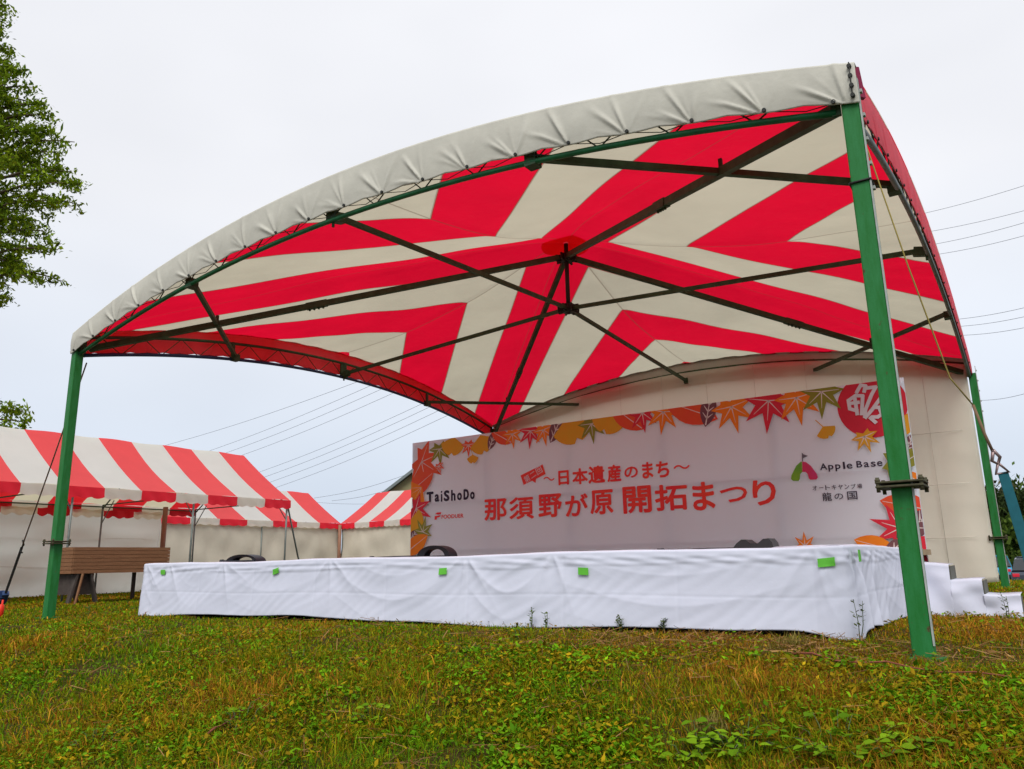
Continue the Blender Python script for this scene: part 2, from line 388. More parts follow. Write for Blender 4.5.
tcol = mixc(red, (0.56, 0.52, 0.40), (0.77, 0.004, 0.032))
dcol = mixc(red, (0.50, 0.47, 0.38), (0.60, 0.014, 0.04))
sc_ = n.new('ShaderNodeMixRGB'); sc_.blend_type = 'MULTIPLY'; sc_.inputs[0].default_value = 1; l.new(tcol, sc_.inputs[1]); l.new(wr.outputs[0], sc_.inputs[2])
tcol = mixc(mm('MULTIPLY', seam, 0.55), sc_.outputs[0], (0.10, 0.06, 0.04))
l.new(dcol, pb.inputs['Base Color'])
tl = n.new('ShaderNodeBsdfTranslucent'); l.new(tcol, tl.inputs[0])
ms = n.new('ShaderNodeMixShader'); ms.inputs[0].default_value = 0.52
l.new(pb.outputs[0], ms.inputs[1]); l.new(tl.outputs[0], ms.inputs[2]); l.new(ms.outputs[0], n['Material Output'].inputs[0])
bn = n.new('ShaderNodeTexNoise'); bn.inputs['Scale'].default_value = 5; bn.inputs['Detail'].default_value = 3; l.new(co.outputs['Object'], bn.inputs['Vector'])
bp = n.new('ShaderNodeBump'); bp.inputs['Strength'].default_value = 0.45; bp.inputs['Distance'].default_value = 0.03; l.new(bn.outputs[0], bp.inputs['Height'])
l.new(bp.outputs[0], pb.inputs['Normal']); l.new(bp.outputs[0], tl.inputs['Normal'])
MT['canopy'] = cm
def Dz(t): return np.interp(t, [0, .06, .15, .3, .5, .7, .85, 1], [5.06, 5.02, 4.93, 4.68, 4.36, 3.98, 3.71, 3.435])
def Az(t): return np.interp(t, [0, .06, .15, .37, .5, .66, .85, 1], [5.06, 5.01, 4.88, 4.54, 4.40, 4.28, 4.18, 4.13])
def smooth1(f):
    def gfn(t):
        a = 0
        for o_, w_ in ((-.06, .15), (-.03, .2), (0, .3), (.03, .2), (.06, .15)): a = a + w_*f(np.clip(t+o_, 0, 1))
        k = np.clip(np.minimum(t, 1-t)/.06, 0, 1); return a*k+f(t)*(1-k)
    return gfn
Dz, Az = smooth1(Dz), smooth1(Az)
def roofz(t, s): return Dz(t)+(Az(t)-Dz(t))*(1-s*s)
nt_, ns_ = 60, 121
allV = []; allF = []; base_i = 0
tt = np.linspace(0.0, 1, nt_); ss = np.linspace(-1, 1, ns_)
TT, SS = np.meshgrid(tt, ss, indexing='ij')
for k in range(4):
    Z = roofz(TT, SS)
    along = TT*SS; outw = TT
    if k == 0: X, Y = XC+(HX+.04)*along, YC-(HY+.04)*outw
    elif k == 1: X, Y = XC+(HX+.04)*outw, YC+(HY+.04)*along
    elif k == 2: X, Y = XC-(HX+.04)*along, YC+(HY+.04)*outw
    else: X, Y = XC-(HX+.04)*outw, YC-(HY+.04)*along
    Z = Z+0.012*np.sin(3.1*X+2*Y+np.sin(1.7*Y))*np.sin(TT*math.pi)+0.010*np.sin(SS*math.pi*19)*TT**6*(TT < .99)+0.006*np.cos(SS*41)*np.exp(-((np.abs(SS)-1)/.12)**2)*np.sin(TT*math.pi)
    Z = Z-0.02*np.exp(-(SS/.03)**2)*np.sin(TT*math.pi)
    V = np.stack([X, Y, Z], -1).reshape(-1, 3); idx = np.arange(nt_*ns_).reshape(nt_, ns_)+base_i
    F = np.stack([idx[:-1, :-1], idx[1:, :-1], idx[1:, 1:], idx[:-1, 1:]], -1).reshape(-1, 4)
    allV.append(V); allF.append(F); base_i += nt_*ns_
me = bpy.data.meshes.new('canopy'); me.from_pydata(np.concatenate(allV).tolist(), [], np.concatenate(allF).tolist())
bm = bm_new(); bm.from_mesh(me); bmesh.ops.remove_doubles(bm, verts=bm.verts, dist=0.0008); bpy.data.meshes.remove(me)
bm_done(bm, 'canopy', cm, tent, smooth=True)
bm = bm_new(); prev = None                                 # doubled reinforcement patch under the peak
for rr_ in (0.04, .10, .16, .24, .32, .36):
    ring = []
    for q in range(32):
        a_ = 2*math.pi*q/32; X_, Y_ = rr_*math.cos(a_), rr_*math.sin(a_); t_ = max(abs(X_)/HX, abs(Y_)/HY); s__ = min(abs(X_)/HX, abs(Y_)/HY)/t_
        ring.append(bm.verts.new((XC+X_, YC+Y_, float(roofz(np.array(t_), s__))-0.018)))
    if prev:
        for q in range(32): bm.faces.new((prev[q], prev[(q+1) % 32], ring[(q+1) % 32], ring[q]))
    prev = ring
bm_done(bm, 'peak_patch', mat('peak_patch_canvas', (0.55, 0.012, 0.035), 0.8, trans=0.6, tcol=(1.0, 0.01, 0.04)), tent, smooth=True)
# fascias
for k in range(4):
    na = 1001; nh = 26
    s = np.linspace(-1.008, 1.005 if k else 1.0165, na); h = np.linspace(0, 1, nh)
    Sg, Hg = np.meshgrid(s, h, indexing='ij')
    drop = 0.275+0.11*(1-Sg**2)
    ze = 9.1/19; ei = np.round((Sg+1)*HX/ze); se = (ei*ze)/HX-1
    scal = 0.018*(1-np.abs(np.cos(np.pi*(Sg+1)*HX/ze)))            # scalloped lower edge between eyelets
    z = E_fab(Sg)+0.02 - Hg*(drop-scal)
    dx = (Sg-se)*HX; hy = (1-Hg)*drop
    rr = np.hypot(dx, hy); th = np.arctan2(dx+0.35*hy, hy+0.02)
    wr_ = 0
    for oi in (-1, 0, 1):                                   # tension creases fanning up from each eyelet
        e2 = ei+oi; dxx = (Sg-(e2*ze/HX-1))*HX; r2 = np.hypot(dxx, hy); t2 = np.arctan2(-dxx, hy+0.01)
        for q_, (a0, wd_, am) in enumerate(((0.95, .07, .020), (0.62, .06, .024), (0.30, .07, .016), (-0.35, .09, .010), (1.25, .05, .014))):
            aj = a0+0.16*np.sin(e2*2.7+q_*1.9); amj = am*(0.55+0.45*np.sin(e2*4.1+q_*2.3)); lj = 0.16+0.12*np.abs(np.sin(e2*1.3+q_))
            wr_ = wr_+amj*np.exp(-((t2-aj)/(wd_*1.2))**2)*np.clip(r2/.05, 0, 1)*sstep(lj*1.8, lj*.5, r2)
    wr_ = wr_*(1.0 if k == 0 else .7)
    bulge = 0.066+0.012*np.sin(Hg*math.pi)+wr_*(1.0 if k in (0, 1) else 0.5)
    if k == 1: bulge = bulge*.5
    P = np.zeros((na, nh, 3))
    if k == 0: P[..., 0] = XC+HX*Sg; P[..., 1] = YC-HY-bulge
    elif k == 1: P[..., 0] = XC+HX+bulge; P[..., 1] = YC+HY*Sg
    elif k == 2: P[..., 0] = XC-HX*Sg; P[..., 1] = YC+HY+bulge*.4
    else: P[..., 0] = XC-HX-bulge; P[..., 1] = YC-HY*Sg
    P[..., 2] = z
    # rolled top edge joining the roof
    P[:, 0, :2] = P[:, 0, :2]*0.0 + np.stack([P[:, 1, 0], P[:, 1, 1]], -1)
    top = P[:, 0:1].copy(); inn = {0: (0, .07), 1: (-.07, 0), 2: (0, -.07), 3: (.07, 0)}[k]
    top[..., 0] += inn[0]; top[..., 1] += inn[1]; top[..., 2] += 0.005
    P = np.concatenate([top, P], 1)
    fo = grid_mesh('fascia', P, MT['fascia'] if k in (0, 2) else MT['fascia_red'], tent, thick=0.004)
    bm = bm_new(); last = None
    for j in range(20):
        sj = max(-0.99, min(0.985, j*ze/HX-1)); zf = float(E_fab(sj)+.02-(0.275+.11*(1-sj*sj)))+0.018
        q = Vector(side_pt(k, sj, zf, (0.066, 0.030, 0.024, 0.062)[k]))
        nrm = Vector(side_pt(k, 0, 0, 1))-Vector(side_pt(k, 0, 0, 0))
        be = bm_new(); tube(be, [q+nrm*.006, q+nrm*.018], 0.014, 8); bm_done(be, 'eyelet', MT['dark'], fo)
        s2 = min(.985, sj+.5*ze/HX); cord = (cord if last is not None else [])+[q+Vector((0, 0, -.006)), Vector(side_pt(k, s2, E_lo(s2)+.02, 0.03))]
        last = q
    tube(bm, cord, 0.0035, 4)
    bm_done(bm, 'lacing_cord', MT['dark'], fo)
# end flaps of the fascia at the front right corner
bm = bm_new(); xr = XC+HX
for j in range(4):
    tube(bm, [(xr+.045, YC-HY-.10, 3.20+j*.066), (xr+.045, YC-HY-.075, 3.20+j*.066)], 0.013, 8)
tube(bm, [(xr+.045, YC-HY-.096, 3.19), (xr+.047, YC-HY-.096, 3.42)], 0.004, 5)
bm_done(bm, 'corner_eyelets', MT['dark'], tent)
bm = bm_new()
pts = [(xr+.03, YC-HY+.0, 3.46), (xr+.075, YC-HY+.12, 3.50), (xr+.085, YC-HY+.16, 3.30), (xr+.05, YC-HY+.03, 3.26)]
vs_ = [bm.verts.new(p) for p in pts]; bm.faces.new(vs_); r_ = bmesh.ops.extrude_face_region(bm, geom=bm.faces[:])
bmesh.ops.translate(bm, vec=(-.02, .02, 0), verts=[v for v in r_['geom'] if isinstance(v, bmesh.types.BMVert)])
MT['magenta'] = mat('dark_magenta_flap', (0.22, 0.008, 0.05), 0.8)
bm_done(bm, 'corner_flap', MT['magenta'], tent)

# back curtain hanging inside the back arch
na, nh = 180, 40
xs = np.linspace(-9.0, -0.03, na); hh = np.linspace(0, 1, nh)
Xg, Hg = np.meshgrid(xs, hh, indexing='ij'); sg = (Xg-XC)/HX
zt = E_up(sg)-0.03; zb_ = 0.10+0.04*np.sin(Xg*2.2)
Zg = zt+(zb_-zt)*Hg
Yg = YC+HY-0.10 + 0.018*np.sin(Xg*9+2*np.sin(Zg*1.3))*(.3+Hg) + 0.012*np.sin(Xg*3.1+Zg*2.0)
Yg += -0.012*np.exp(-((np.mod(Xg+9.0, 0.88)-0.44)/0.012)**2)
# wrinkle rows
Yg += 0.010*np.sin(Zg*9+1.5*np.sin(Xg*2))*np.exp(-((np.mod(Zg, 0.8)-.4)/.12)**2)
bc = grid_mesh('back_curtain', np.stack([Xg, Yg, Zg], -1), MT['curtain'], base=(-4.5, 8.9, 0), thick=0.004)
tag(bc, 'cream canvas back wall hanging behind the banner inside the big stage tent', 'curtain')
bm = bm_new()
for x in np.arange(-8.56, -0.2, 0.88):
    zt1 = float(E_up((x-XC)/HX))-.05
    tube(bm, [(x, YC+HY-.125, 0.15), (x, YC+HY-.125, zt1)], 0.0035, 5)
for z in (0.75, 1.55, 2.35):
    tube(bm, [(x_, YC+HY-.13+.012*math.sin(x_*3), z+.01*math.sin(x_*2)) for x_ in np.linspace(-8.9, -.2, 30)], 0.004, 5)
MT['seam'] = mat('curtain_seam', (0.66, 0.62, 0.54), 0.9)
bm_done(bm, 'curtain_seams', MT['seam'], bc)

# ------------------------------------------------------------------ stage
SX0, SX1, SY0, SY1, SZ = -8.28, -0.46, 0.65, 5.42, 0.575
st = empty('stage_platform', ((SX0+SX1)/2, (SY0+SY1)/2, 0), label='low wooden stage platform under the white sheets', cat='stage')
bm = bm_new(); box(bm, ((SX0+SX1)/2, (SY0+SY1)/2, SZ-.045), (SX1-SX0-.04, SY1-SY0-.04, 0.06)); bm_done(bm, 'deck', MT['plywood'], st)
for x in np.linspace(SX0+.2, SX1-.2, 5):
    for y in (SY0+.2, (SY0+SY1)/2, SY1-.2):
        bm = bm_new(); bar(bm, (x, y, float(gz(x, y))-.02), (x, y, SZ-.08), 0.06); bm_done(bm, 'leg', MT['galv'], st)
# sheet: path around the platform
path = [(SX0+.02, 3.4), (SX0, SY0), (SX1, SY0), (SX1+.02, 3.35)]
seglen = [math.dist(path[i], path[i+1]) for i in range(3)]; tot = sum(seglen)
na, nh = 1150, 60
u_ = np.linspace(0, tot, na)
def path_at(u):
    out_ = []
    for q in u:
        for i, Ls in enumerate(seglen):
            if q <= Ls+1e-9 or i == 2:
                t = min(1, q/Ls); a, c = path[i], path[i+1]
                p = np.array([a[0]+(c[0]-a[0])*t, a[1]+(c[1]-a[1])*t]); d = np.array([c[0]-a[0], c[1]-a[1]])/Ls
                out_.append((p[0], p[1], d[1], -d[0])); break
            q -= Ls
    return np.array(out_)
PA = path_at(u_)
# smooth the normals across corners
nx = np.convolve(np.pad(PA[:, 2], 2, 'edge'), np.ones(5)/5, 'valid'); ny = np.convolve(np.pad(PA[:, 3], 2, 'edge'), np.ones(5)/5, 'valid')
tape_px = [(166, 572), (279, 571), (446, 571), (586, 571), (828, 562)]
tape_x = [ony(px, py, SY0)[0] for px, py in tape_px]
hang = [SX0+.1, -7.4, -6.6, -5.4, -4.3, -3.0, -1.7, -0.6]
fan_u = [seglen[0]-SX0*1+(-0)+(x-0) for x in tape_x]      # arclength of a front position x: seglen0 + (x - SX0)
def rid(x): return 1-2*np.abs(np.sin(x/2))**0.75
def sheet_disp(u, h):
    """u arclength, h height below top 0..0.6 m"""
    f = seglen[0]; D = np.zeros_like(u)
    anchors = [f+(x-SX0) for x in (SX0+.05, -7.75, -6.75, -5.1, -3.45, -2.6, -0.62)] + [f+seglen[1]+.12, f+seglen[1]+.9, tot]
    for i in range(len(anchors)-1):
        a, c = anchors[i], anchors[i+1]; Ls = c-a; t = (u-a)/Ls
        inside = ((t >= 0) & (t < 1)).astype(float)
        env = np.sin(np.clip(t, 0, 1)*np.pi)
        sagl = h + 0.42*min(1, Ls/1.4)*(1-4*t*(1-t))*0.55*1.0
        ph = (h-0.24*env**1.2*(1+.3*math.sin(i*2.3)))
        D += inside*((0.0040+.0025*math.sin(i*5.1))*rid(ph*30+i*1.3+3.0*(t-.5)*math.sin(i*3.1))*env**0.7*np.exp(-((h-.28)/.24)**2))
    for j, a in enumerate(anchors):
        th = np.arctan2(u-a, h+.03); rr = np.hypot(u-a, h)
        D += 0.013*rid(th*8+j*1.9)*np.exp(-rr/.30)*np.clip(h/.08, 0, 1)
    D += 0.0035*np.sin((u*1.1-h*3.2)*3.1+1.5*np.sin(u*1.7))*np.clip(h/.2, 0, 1)+0.003*np.sin((u*.8+h*2.2)*7+2*np.sin(u*.9+1))*np.clip(h/.15, 0, 1)
    D += 0.0035*np.sin(h*95+u*6*np.sin(u*.35))*np.exp(-((h-.06)/.04)**2)
    # vertical pleats near the right-hand corner
    cu = f+seglen[1]
    D += 0.034*rid((u-cu)*17+h*3)*np.exp(-((u-cu-.45)/.5)**2)*np.clip(h/.45, 0, 1)
    return D*0.72+0.0012*np.sin(u*37+h*60+3*np.sin(u*5))*np.sin(h*9+u*2)-0.0022*np.exp(-((np.mod(u+.3, .93)-.46)/.012)**2)-0.0018*np.exp(-((h-.31)/.008)**2)+0.004*sstep(.105, .085, h+.012*np.sin(u*2.1)+.007*np.sin(u*5.3))+0.002*np.sin(h*110+3*np.sin(u*1.9))*np.exp(-((h-.05)/.03)**2)
Ug, Hh = np.meshgrid(u_, np.linspace(0, 1, nh), indexing='ij')
px_, py_ = PA[:, 0][:, None], PA[:, 1][:, None]
gzz = gz(PA[:, 0], PA[:, 1])[:, None]
cu = seglen[0]+seglen[1]
bot = gzz+0.015+0.022*np.sin(Ug*1.3+1)+0.01*np.sin(Ug*3.7) + 0.05*np.exp(-((Ug-cu+.02)/.18)**2)*-1 + .02
top = SZ-0.008*np.abs(np.sin(Ug*1.15))+0.006*np.sin(Ug*2.3)
Zs = top+(bot-top)*Hh
hd = top-Zs
dsp = sheet_disp(Ug, hd)
flare = 0.02+0.03*Hh**1.5*np.exp(-((Ug-cu)/.35)**2)+0.035*Hh
off = flare+dsp*np.clip(hd/.04, 0, 1)
P = np.stack([px_+nx[:, None]*off, py_+ny[:, None]*off, Zs], -1)
# turned over the edge onto the deck
lips = []
for q, dz in ((0.5, 0.004), (0.22, 0.008), (0.06, 0.012), (0.0, 0.008)):
    lips.append(np.stack([px_[:, 0]-nx*q, py_[:, 0]-ny*q, top[:, 0]+dz-0.002+0.006*np.sin(Ug[:, 0]*9+q*20)*(1 if q > .1 else .3)], -1)[:, None])
P = np.concatenate(lips+[P], 1)
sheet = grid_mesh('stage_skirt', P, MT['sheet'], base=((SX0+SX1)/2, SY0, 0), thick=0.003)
tag(sheet, 'long white sheet draped over the front of the stage and taped with green squares', 'sheet')
# hem band along the top (second layer of cloth)
def on_sheet(x, z, out=0.004):
    u = seglen[0]+(x-SX0); h = SZ-z
    o_ = 0.02+0.05*(h/.56)+float(sheet_disp(np.array([[u]]), np.array([[h]]))[0, 0])*min(1, h/.04)
    return Vector((x, SY0-o_-out, z))
def strip_on(x0, x1, z0, z1, name, m, parent, out, tilt=0.0, nn=6, nz_=4, side=False):
    P_ = np.zeros((nn, nz_, 3))
    for i in range(nn):
        for j in range(nz_):
            x = x0+(x1-x0)*i/(nn-1); z = z1+(z0+(0.014*math.sin(x*2.1)+.008*math.sin(x*5.3+1) if nn > 99 else 0)-z1)*j/(nz_-1)+tilt*(i/(nn-1)-.5)*(x1-x0)
            P_[i, j] = on_sheet(x, z, out)
    return grid_mesh(name, P_, m, parent)
for (px, py), tl_ in zip(tape_px, (0.0, 0.25, 0.05, -.05, 0.08)):
    q = ony(px, py, SY0); ww = 0.09 if px < 800 else 0.105
    strip_on(q[0]-ww/2, q[0]+ww/2, q[2]-.028, q[2]+.026, 'green_tape', MT['tape'], sheet, 0.014, tilt=tl_)
bm = bm_new(); box(bm, (SX1+.075, SY0+.14, SZ-.065), (0.006, 0.05, 0.075)); bm_done(bm, 'green_tape', MT['tape'], sheet)

# steps at the right end of the stage
stp = empty('stage_steps', (-.05, 3.5, 0), label='three low wooden steps up to the right end of the stage', cat='steps')
tiers = [(-0.45, -0.10, 0.412), (-0.10, 0.13, 0.289), (0.13, 0.385, 0.165)]
for x0, x1, z in tiers:
    bm = bm_new(); box(bm, ((x0+x1)/2, 3.25, z/2-.02), (x1-x0-.004, .44, z+.0)); bm_done(bm, 'step', MT['riser'], stp)
# steps cloth (front face + treads)
VV = []; FF = []
for ti, (x0, x1, z) in enumerate(tiers):
    xs = np.linspace(x0+(.0 if ti == 0 else -.004), x1, 34); hh = np.linspace(0, 1, 24); Xg, Hg = np.meshgrid(xs, hh, indexing='ij')
    Zt = z+.004+(0.06*np.exp(-((Xg+.45)/.12)) if ti == 0 else 0)+.004*np.sin(Xg*20)
    Zg = Zt+(-0.03-Zt)*Hg; hd2 = Zt-Zg; ab = .45-Zg
    Yg = 3.01-0.10*ab-0.014*np.sin(Xg*9+ab*9)*np.clip(hd2/.1, 0, 1)-0.009*np.sin(Xg*21-ab*14+1)*np.clip(hd2/.1, 0, 1)-0.006*np.sin(hd2*30+Xg*9)*np.exp(-((hd2-.08)/.08)**2)
    Pf = np.stack([Xg, Yg, Zg], -1); tr_ = np.stack([Xg[:, :1], np.full_like(Xg[:, :1], 3.46), Zt[:, :1]+.002], -1); tr2 = np.stack([Xg[:, :1], np.full_like(Xg[:, :1], 3.03), Zt[:, :1]+.002], -1)
    Pf = np.concatenate([tr_, tr2, Pf], 1); n_, m_ = Pf.shape[:2]; idx = np.arange(n_*m_).reshape(n_, m_)+sum(len(v) for v in VV)
    VV.append(Pf.reshape(-1, 3)); FF.append(np.stack([idx[:-1, :-1], idx[1:, :-1], idx[1:, 1:], idx[:-1, 1:]], -1).reshape(-1, 4))
me = bpy.data.meshes.new('steps_sheet'); me.from_pydata(np.concatenate(VV).tolist(), [], np.concatenate(FF).tolist())
sc2 = link('steps_sheet', me, MT['sheet'], None, True, (-.05, 3.03, 0)); md = sc2.modifiers.new('thickness', 'SOLIDIFY'); md.thickness = .003
tag(sc2, 'white sheet draped over the three steps at the right end of the stage', 'sheet')
for x1, z0, z1 in ((-0.096, .296, .407), (0.135, .172, .284)):
    bm = bm_new(); box(bm, (x1, 3.24, (z0+z1)/2), (0.010, 0.42, z1-z0)); bm_done(bm, 'riser_board', MT['riser'], stp)

# ------------------------------------------------------------------ banner
BY = 5.45
bx0, bx1, bz0, bz1 = -8.34, -0.52, 0.42, 2.585
ban = empty('stage_banner', ((bx0+bx1)/2, BY, 0), label='wide festival banner bordered with autumn leaves at the back of the stage', cat='banner')
na, nh = 200, 30
Xg, Zg = np.meshgrid(np.linspace(bx0, bx1, na), np.linspace(bz0, bz1, nh), indexing='ij')
def bdef(x, z): return 0.004*np.sin(x*5+z*2.5)+0.003*np.sin(x*11-z*4)*(1-(z-bz0)/(bz1-bz0))
grid_mesh('banner_sheet', np.stack([Xg, BY+bdef(Xg, Zg), Zg], -1), MT['banner'], ban, thick=0.006)
bm = bm_new()
for x in np.linspace(bx0+.06, bx1-.06, 6): tube(bm, [(x, BY+.06, -.02), (x, BY+.06, bz1-.02)], 0.024, 8)
for z in (bz0+.3, (bz0+bz1)/2, bz1-.04): tube(bm, [(bx0+.05, BY+.045, z), (bx1-.08, BY+.045, z)], 0.02, 8)
bm_done(bm, 'pipe_frame', MT['galv'], ban)
def pm(name, c, c2=None): return mat(name, c, 0.7, 0.1, 4, col2=c2)
PR = {'red': pm('print_red', (0.62, 0.02, 0.045)), 'orange': pm('print_orange', (0.75, 0.16, 0.012), (0.80, 0.24, 0.01)), 'yellow': pm('print_amber', (0.70, 0.30, 0.015), (0.62, 0.34, 0.02)),
      'olive': pm('print_olive', (0.20, 0.20, 0.02), (0.26, 0.26, 0.03)), 'plum': pm('print_plum', (0.14, 0.045, 0.07), (0.18, 0.08, 0.09)), 'scarlet': pm('print_scarlet', (0.72, 0.06, 0.03), (0.70, 0.10, 0.025)),
      'vein': pm('print_vein', (0.68, 0.60, 0.58)), 'ink': pm('print_ink', (0.03, 0.02, 0.045)), 'titlered': pm('print_title_red', (0.72, 0.015, 0.035), (0.82, 0.06, 0.025)),
      'white': pm('print_white', (0.66, 0.62, 0.66)), 'lgreen': pm('print_leaf_green', (0.09, 0.30, 0.03), (0.25, 0.42, 0.02)), 'pink': pm('print_pink', (0.60, 0.03, 0.06), (0.58, 0.04, 0.18)), 'grey': pm('print_grey', (0.12, 0.11, 0.14))}
def bp_(px, py):
    q = ony(px, py, BY); return q[0], q[2]
def poly_add(bm, pts, y, mi, clip=True):
    """flat shape (x, z) printed on the banner at depth y"""
    vs2 = [bm.verts.new((p[0], y, p[1])) for p in pts]
    f = bm.faces.new(vs2); f.material_index = mi; f.normal_update()
def ang_leaf(kind, size):
    P_ = []
    if kind == 'maple':
        lob = [(-140, .55), (-95, .8), (-45, .95), (0, 1.05), (45, .95), (95, .8), (140, .55)]
        for i, (a, L_) in enumerate(lob):
            a = math.radians(a); P_.append((math.sin(a)*L_*size, -math.cos(a)*L_*size))
            if i < len(lob)-1:
                b2 = math.radians((lob[i][0]+lob[i+1][0])/2); P_.append((math.sin(b2)*.43*size, -math.cos(b2)*.43*size))
        P_.append((0, .2*size))
    elif kind == 'ginkgo':
        P_.append((0, .6*size))
        for a in np.linspace(-75, 75, 15):
            rr = 1.0 if abs(a) > 4 else .8
            P_.append((math.sin(math.radians(a))*size*rr, .35*size-math.cos(math.radians(a))*size*rr))
    else:
        for t in np.linspace(0, 1, 9): P_.append((.48*size*math.sin(t*math.pi)**.8, size*(1-2*t)))
        for t in np.linspace(1, 0, 9)[1:-1]: P_.append((-.48*size*math.sin(t*math.pi)**.8, size*(1-2*t)))
    return P_
mlist = ['red', 'orange', 'yellow', 'olive', 'plum', 'scarlet', 'vein']
leaves = [  # kind, px, py, size m, rotation deg, colour
 ('maple', 422, 462, .50, 60, 'scarlet'), ('maple', 440, 449, .30, 5, 'olive'), ('ginkgo', 453, 446, .26, -10, 'yellow'), ('maple', 469, 445, .20, 0, 'scarlet'), ('ginkgo', 483, 444, .26, 15, 'yellow'),
 ('oval', 493, 440, .18, -25, 'plum'), ('oval', 502, 437, .24, 60, 'scarlet'), ('maple', 513, 434, .24, 5, 'orange'), ('maple', 531, 431, .28, -5, 'red'), ('maple', 544, 430, .26, 10, 'orange'),
 ('oval', 557, 429, .24, -30, 'plum'), ('ginkgo', 574, 428, .38, 20, 'yellow'), ('maple', 592, 424, .30, 5, 'olive'), ('ginkgo', 608, 421, .30, -25, 'yellow'), ('oval', 627, 417, .34, 50, 'scarlet'),
 ('maple', 643, 413, .29, 5, 'red'), ('maple', 664, 412, .32, -10, 'orange'), ('oval', 691, 410, .42, 65, 'scarlet'), ('oval', 709, 410, .24, -15, 'plum'), ('maple', 732, 407, .36, 10, 'orange'),
 ('maple', 769, 401, .42, -8, 'red'), ('maple', 797, 398, .36, 5, 'orange'), ('maple', 822, 392, .34, -5, 'olive'),
 ('oval', 421, 484, .36, -60, 'scarlet'), ('ginkgo', 418, 493, .26, -50, 'orange'), ('maple', 417, 509, .36, 65, 'red'), ('ginkgo', 417, 524, .26, 70, 'yellow'), ('ginkgo', 415, 534, .22, -60, 'yellow'), ('oval', 414, 536, .16, -50, 'plum'), ('maple', 424, 532, .26, 165, 'olive'), ('oval', 417, 545, .31, -60, 'orange'),
 ('maple', 440, 466, .14, 20, 'scarlet'), ('ginkgo', 474, 459, .12, 0, 'yellow'), ('ginkgo', 827, 432, .13, 25, 'yellow'), ('maple', 865, 437, .20, 15, 'yellow'),
 ('ginkgo', 905, 425, .16, 60, 'yellow'), ('oval', 910, 444, .14, -30, 'plum'), ('oval', 912, 458, .20, -60, 'olive'), ('maple', 893, 462, .26, 80, 'olive'), ('oval', 916, 480, .16, 50, 'orange'), ('oval', 908, 506, .30, 75, 'scarlet'), ('maple', 901, 528, .33, -110, 'red'), ('oval', 915, 526, .28, -50, 'plum'), ('oval', 876, 545.5, .24, 72, 'orange'), ('oval', 896, 548, .18, -50, 'plum'), ('maple', 806, 546, .17, 180, 'orange'), ('maple', 922, 548, .3, -70, 'red')]
bm = bm_new()
for i, (kd, px, py, sz, rot, colr) in enumerate(leaves):
    cx, cz = bp_(px, py); a = math.radians(rot); ca, sa = math.cos(a), math.sin(a)
    tr2_ = lambda p: (cx+p[0]*ca-p[1]*sa, cz+p[0]*sa+p[1]*ca)
    y = BY-0.014-0.0007*i
    poly_add(bm, [tr2_(p) for p in ang_leaf(kd, sz)], y, mlist.index(colr))
    yv = y-0.0004; wv = 0.007
    if kd == 'maple': rays_ = [(math.sin(math.radians(q))*sz*.62, -math.cos(math.radians(q))*sz*.62) for q in (-95, -45, 0, 45, 95)]; segs = [((0, 0), r2_) for r2_ in rays_]
    elif kd == 'ginkgo': segs = [((0, .5*sz), (math.sin(math.radians(q))*sz*.7, .35*sz-math.cos(math.radians(q))*sz*.7)) for q in (-50, -20, 15, 45)]; wv = 0.003
    else:
        segs = [((0, -.9*sz), (0, .9*sz))]
        if colr == 'plum': segs += [((0, q*sz), (sg_*.3*sz, (q+.3)*sz)) for q in (-.5, -.1, .3) for sg_ in (-1, 1)]; wv = .010
    for p0, p1 in segs:
        if colr in ('yellow',) and kd == 'ginkgo': continue
        d0 = np.array(p1)-np.array(p0); nn_ = np.array([-d0[1], d0[0]])/np.hypot(*d0)*wv
        q4 = [np.array(p0)+nn_, np.array(p0)-nn_, np.array(p1)-nn_*.3, np.array(p1)+nn_*.3]
        poly_add(bm, [tr2_(p) for p in q4], yv, mlist.index('vein'))
    if kd == 'ginkgo' and sz < .15:
        q4 = [(-.006, .5*sz), (.006, .5*sz), (-.03, 1.5*sz), (-.042, 1.5*sz)]; poly_add(bm, [tr2_(p) for p in q4], yv, mlist.index('yellow'))
bm.normal_update(); bmesh.ops.triangulate(bm, faces=bm.faces[:], ngon_method='EAR_CLIP')
for pc, pn in (((bx0+.003, 0, 0), (-1, 0, 0)), ((bx1-.003, 0, 0), (1, 0, 0)), ((0, 0, bz1-.003), (0, 0, 1)), ((0, 0, bz0+.003), (0, 0, -1))):
    bmesh.ops.bisect_plane(bm, geom=bm.verts[:]+bm.edges[:]+bm.faces[:], plane_co=pc, plane_no=pn, clear_outer=True)
bm_done(bm, 'printed_leaf_border', [PR[m_] for m_ in mlist], ban, recalc=False)
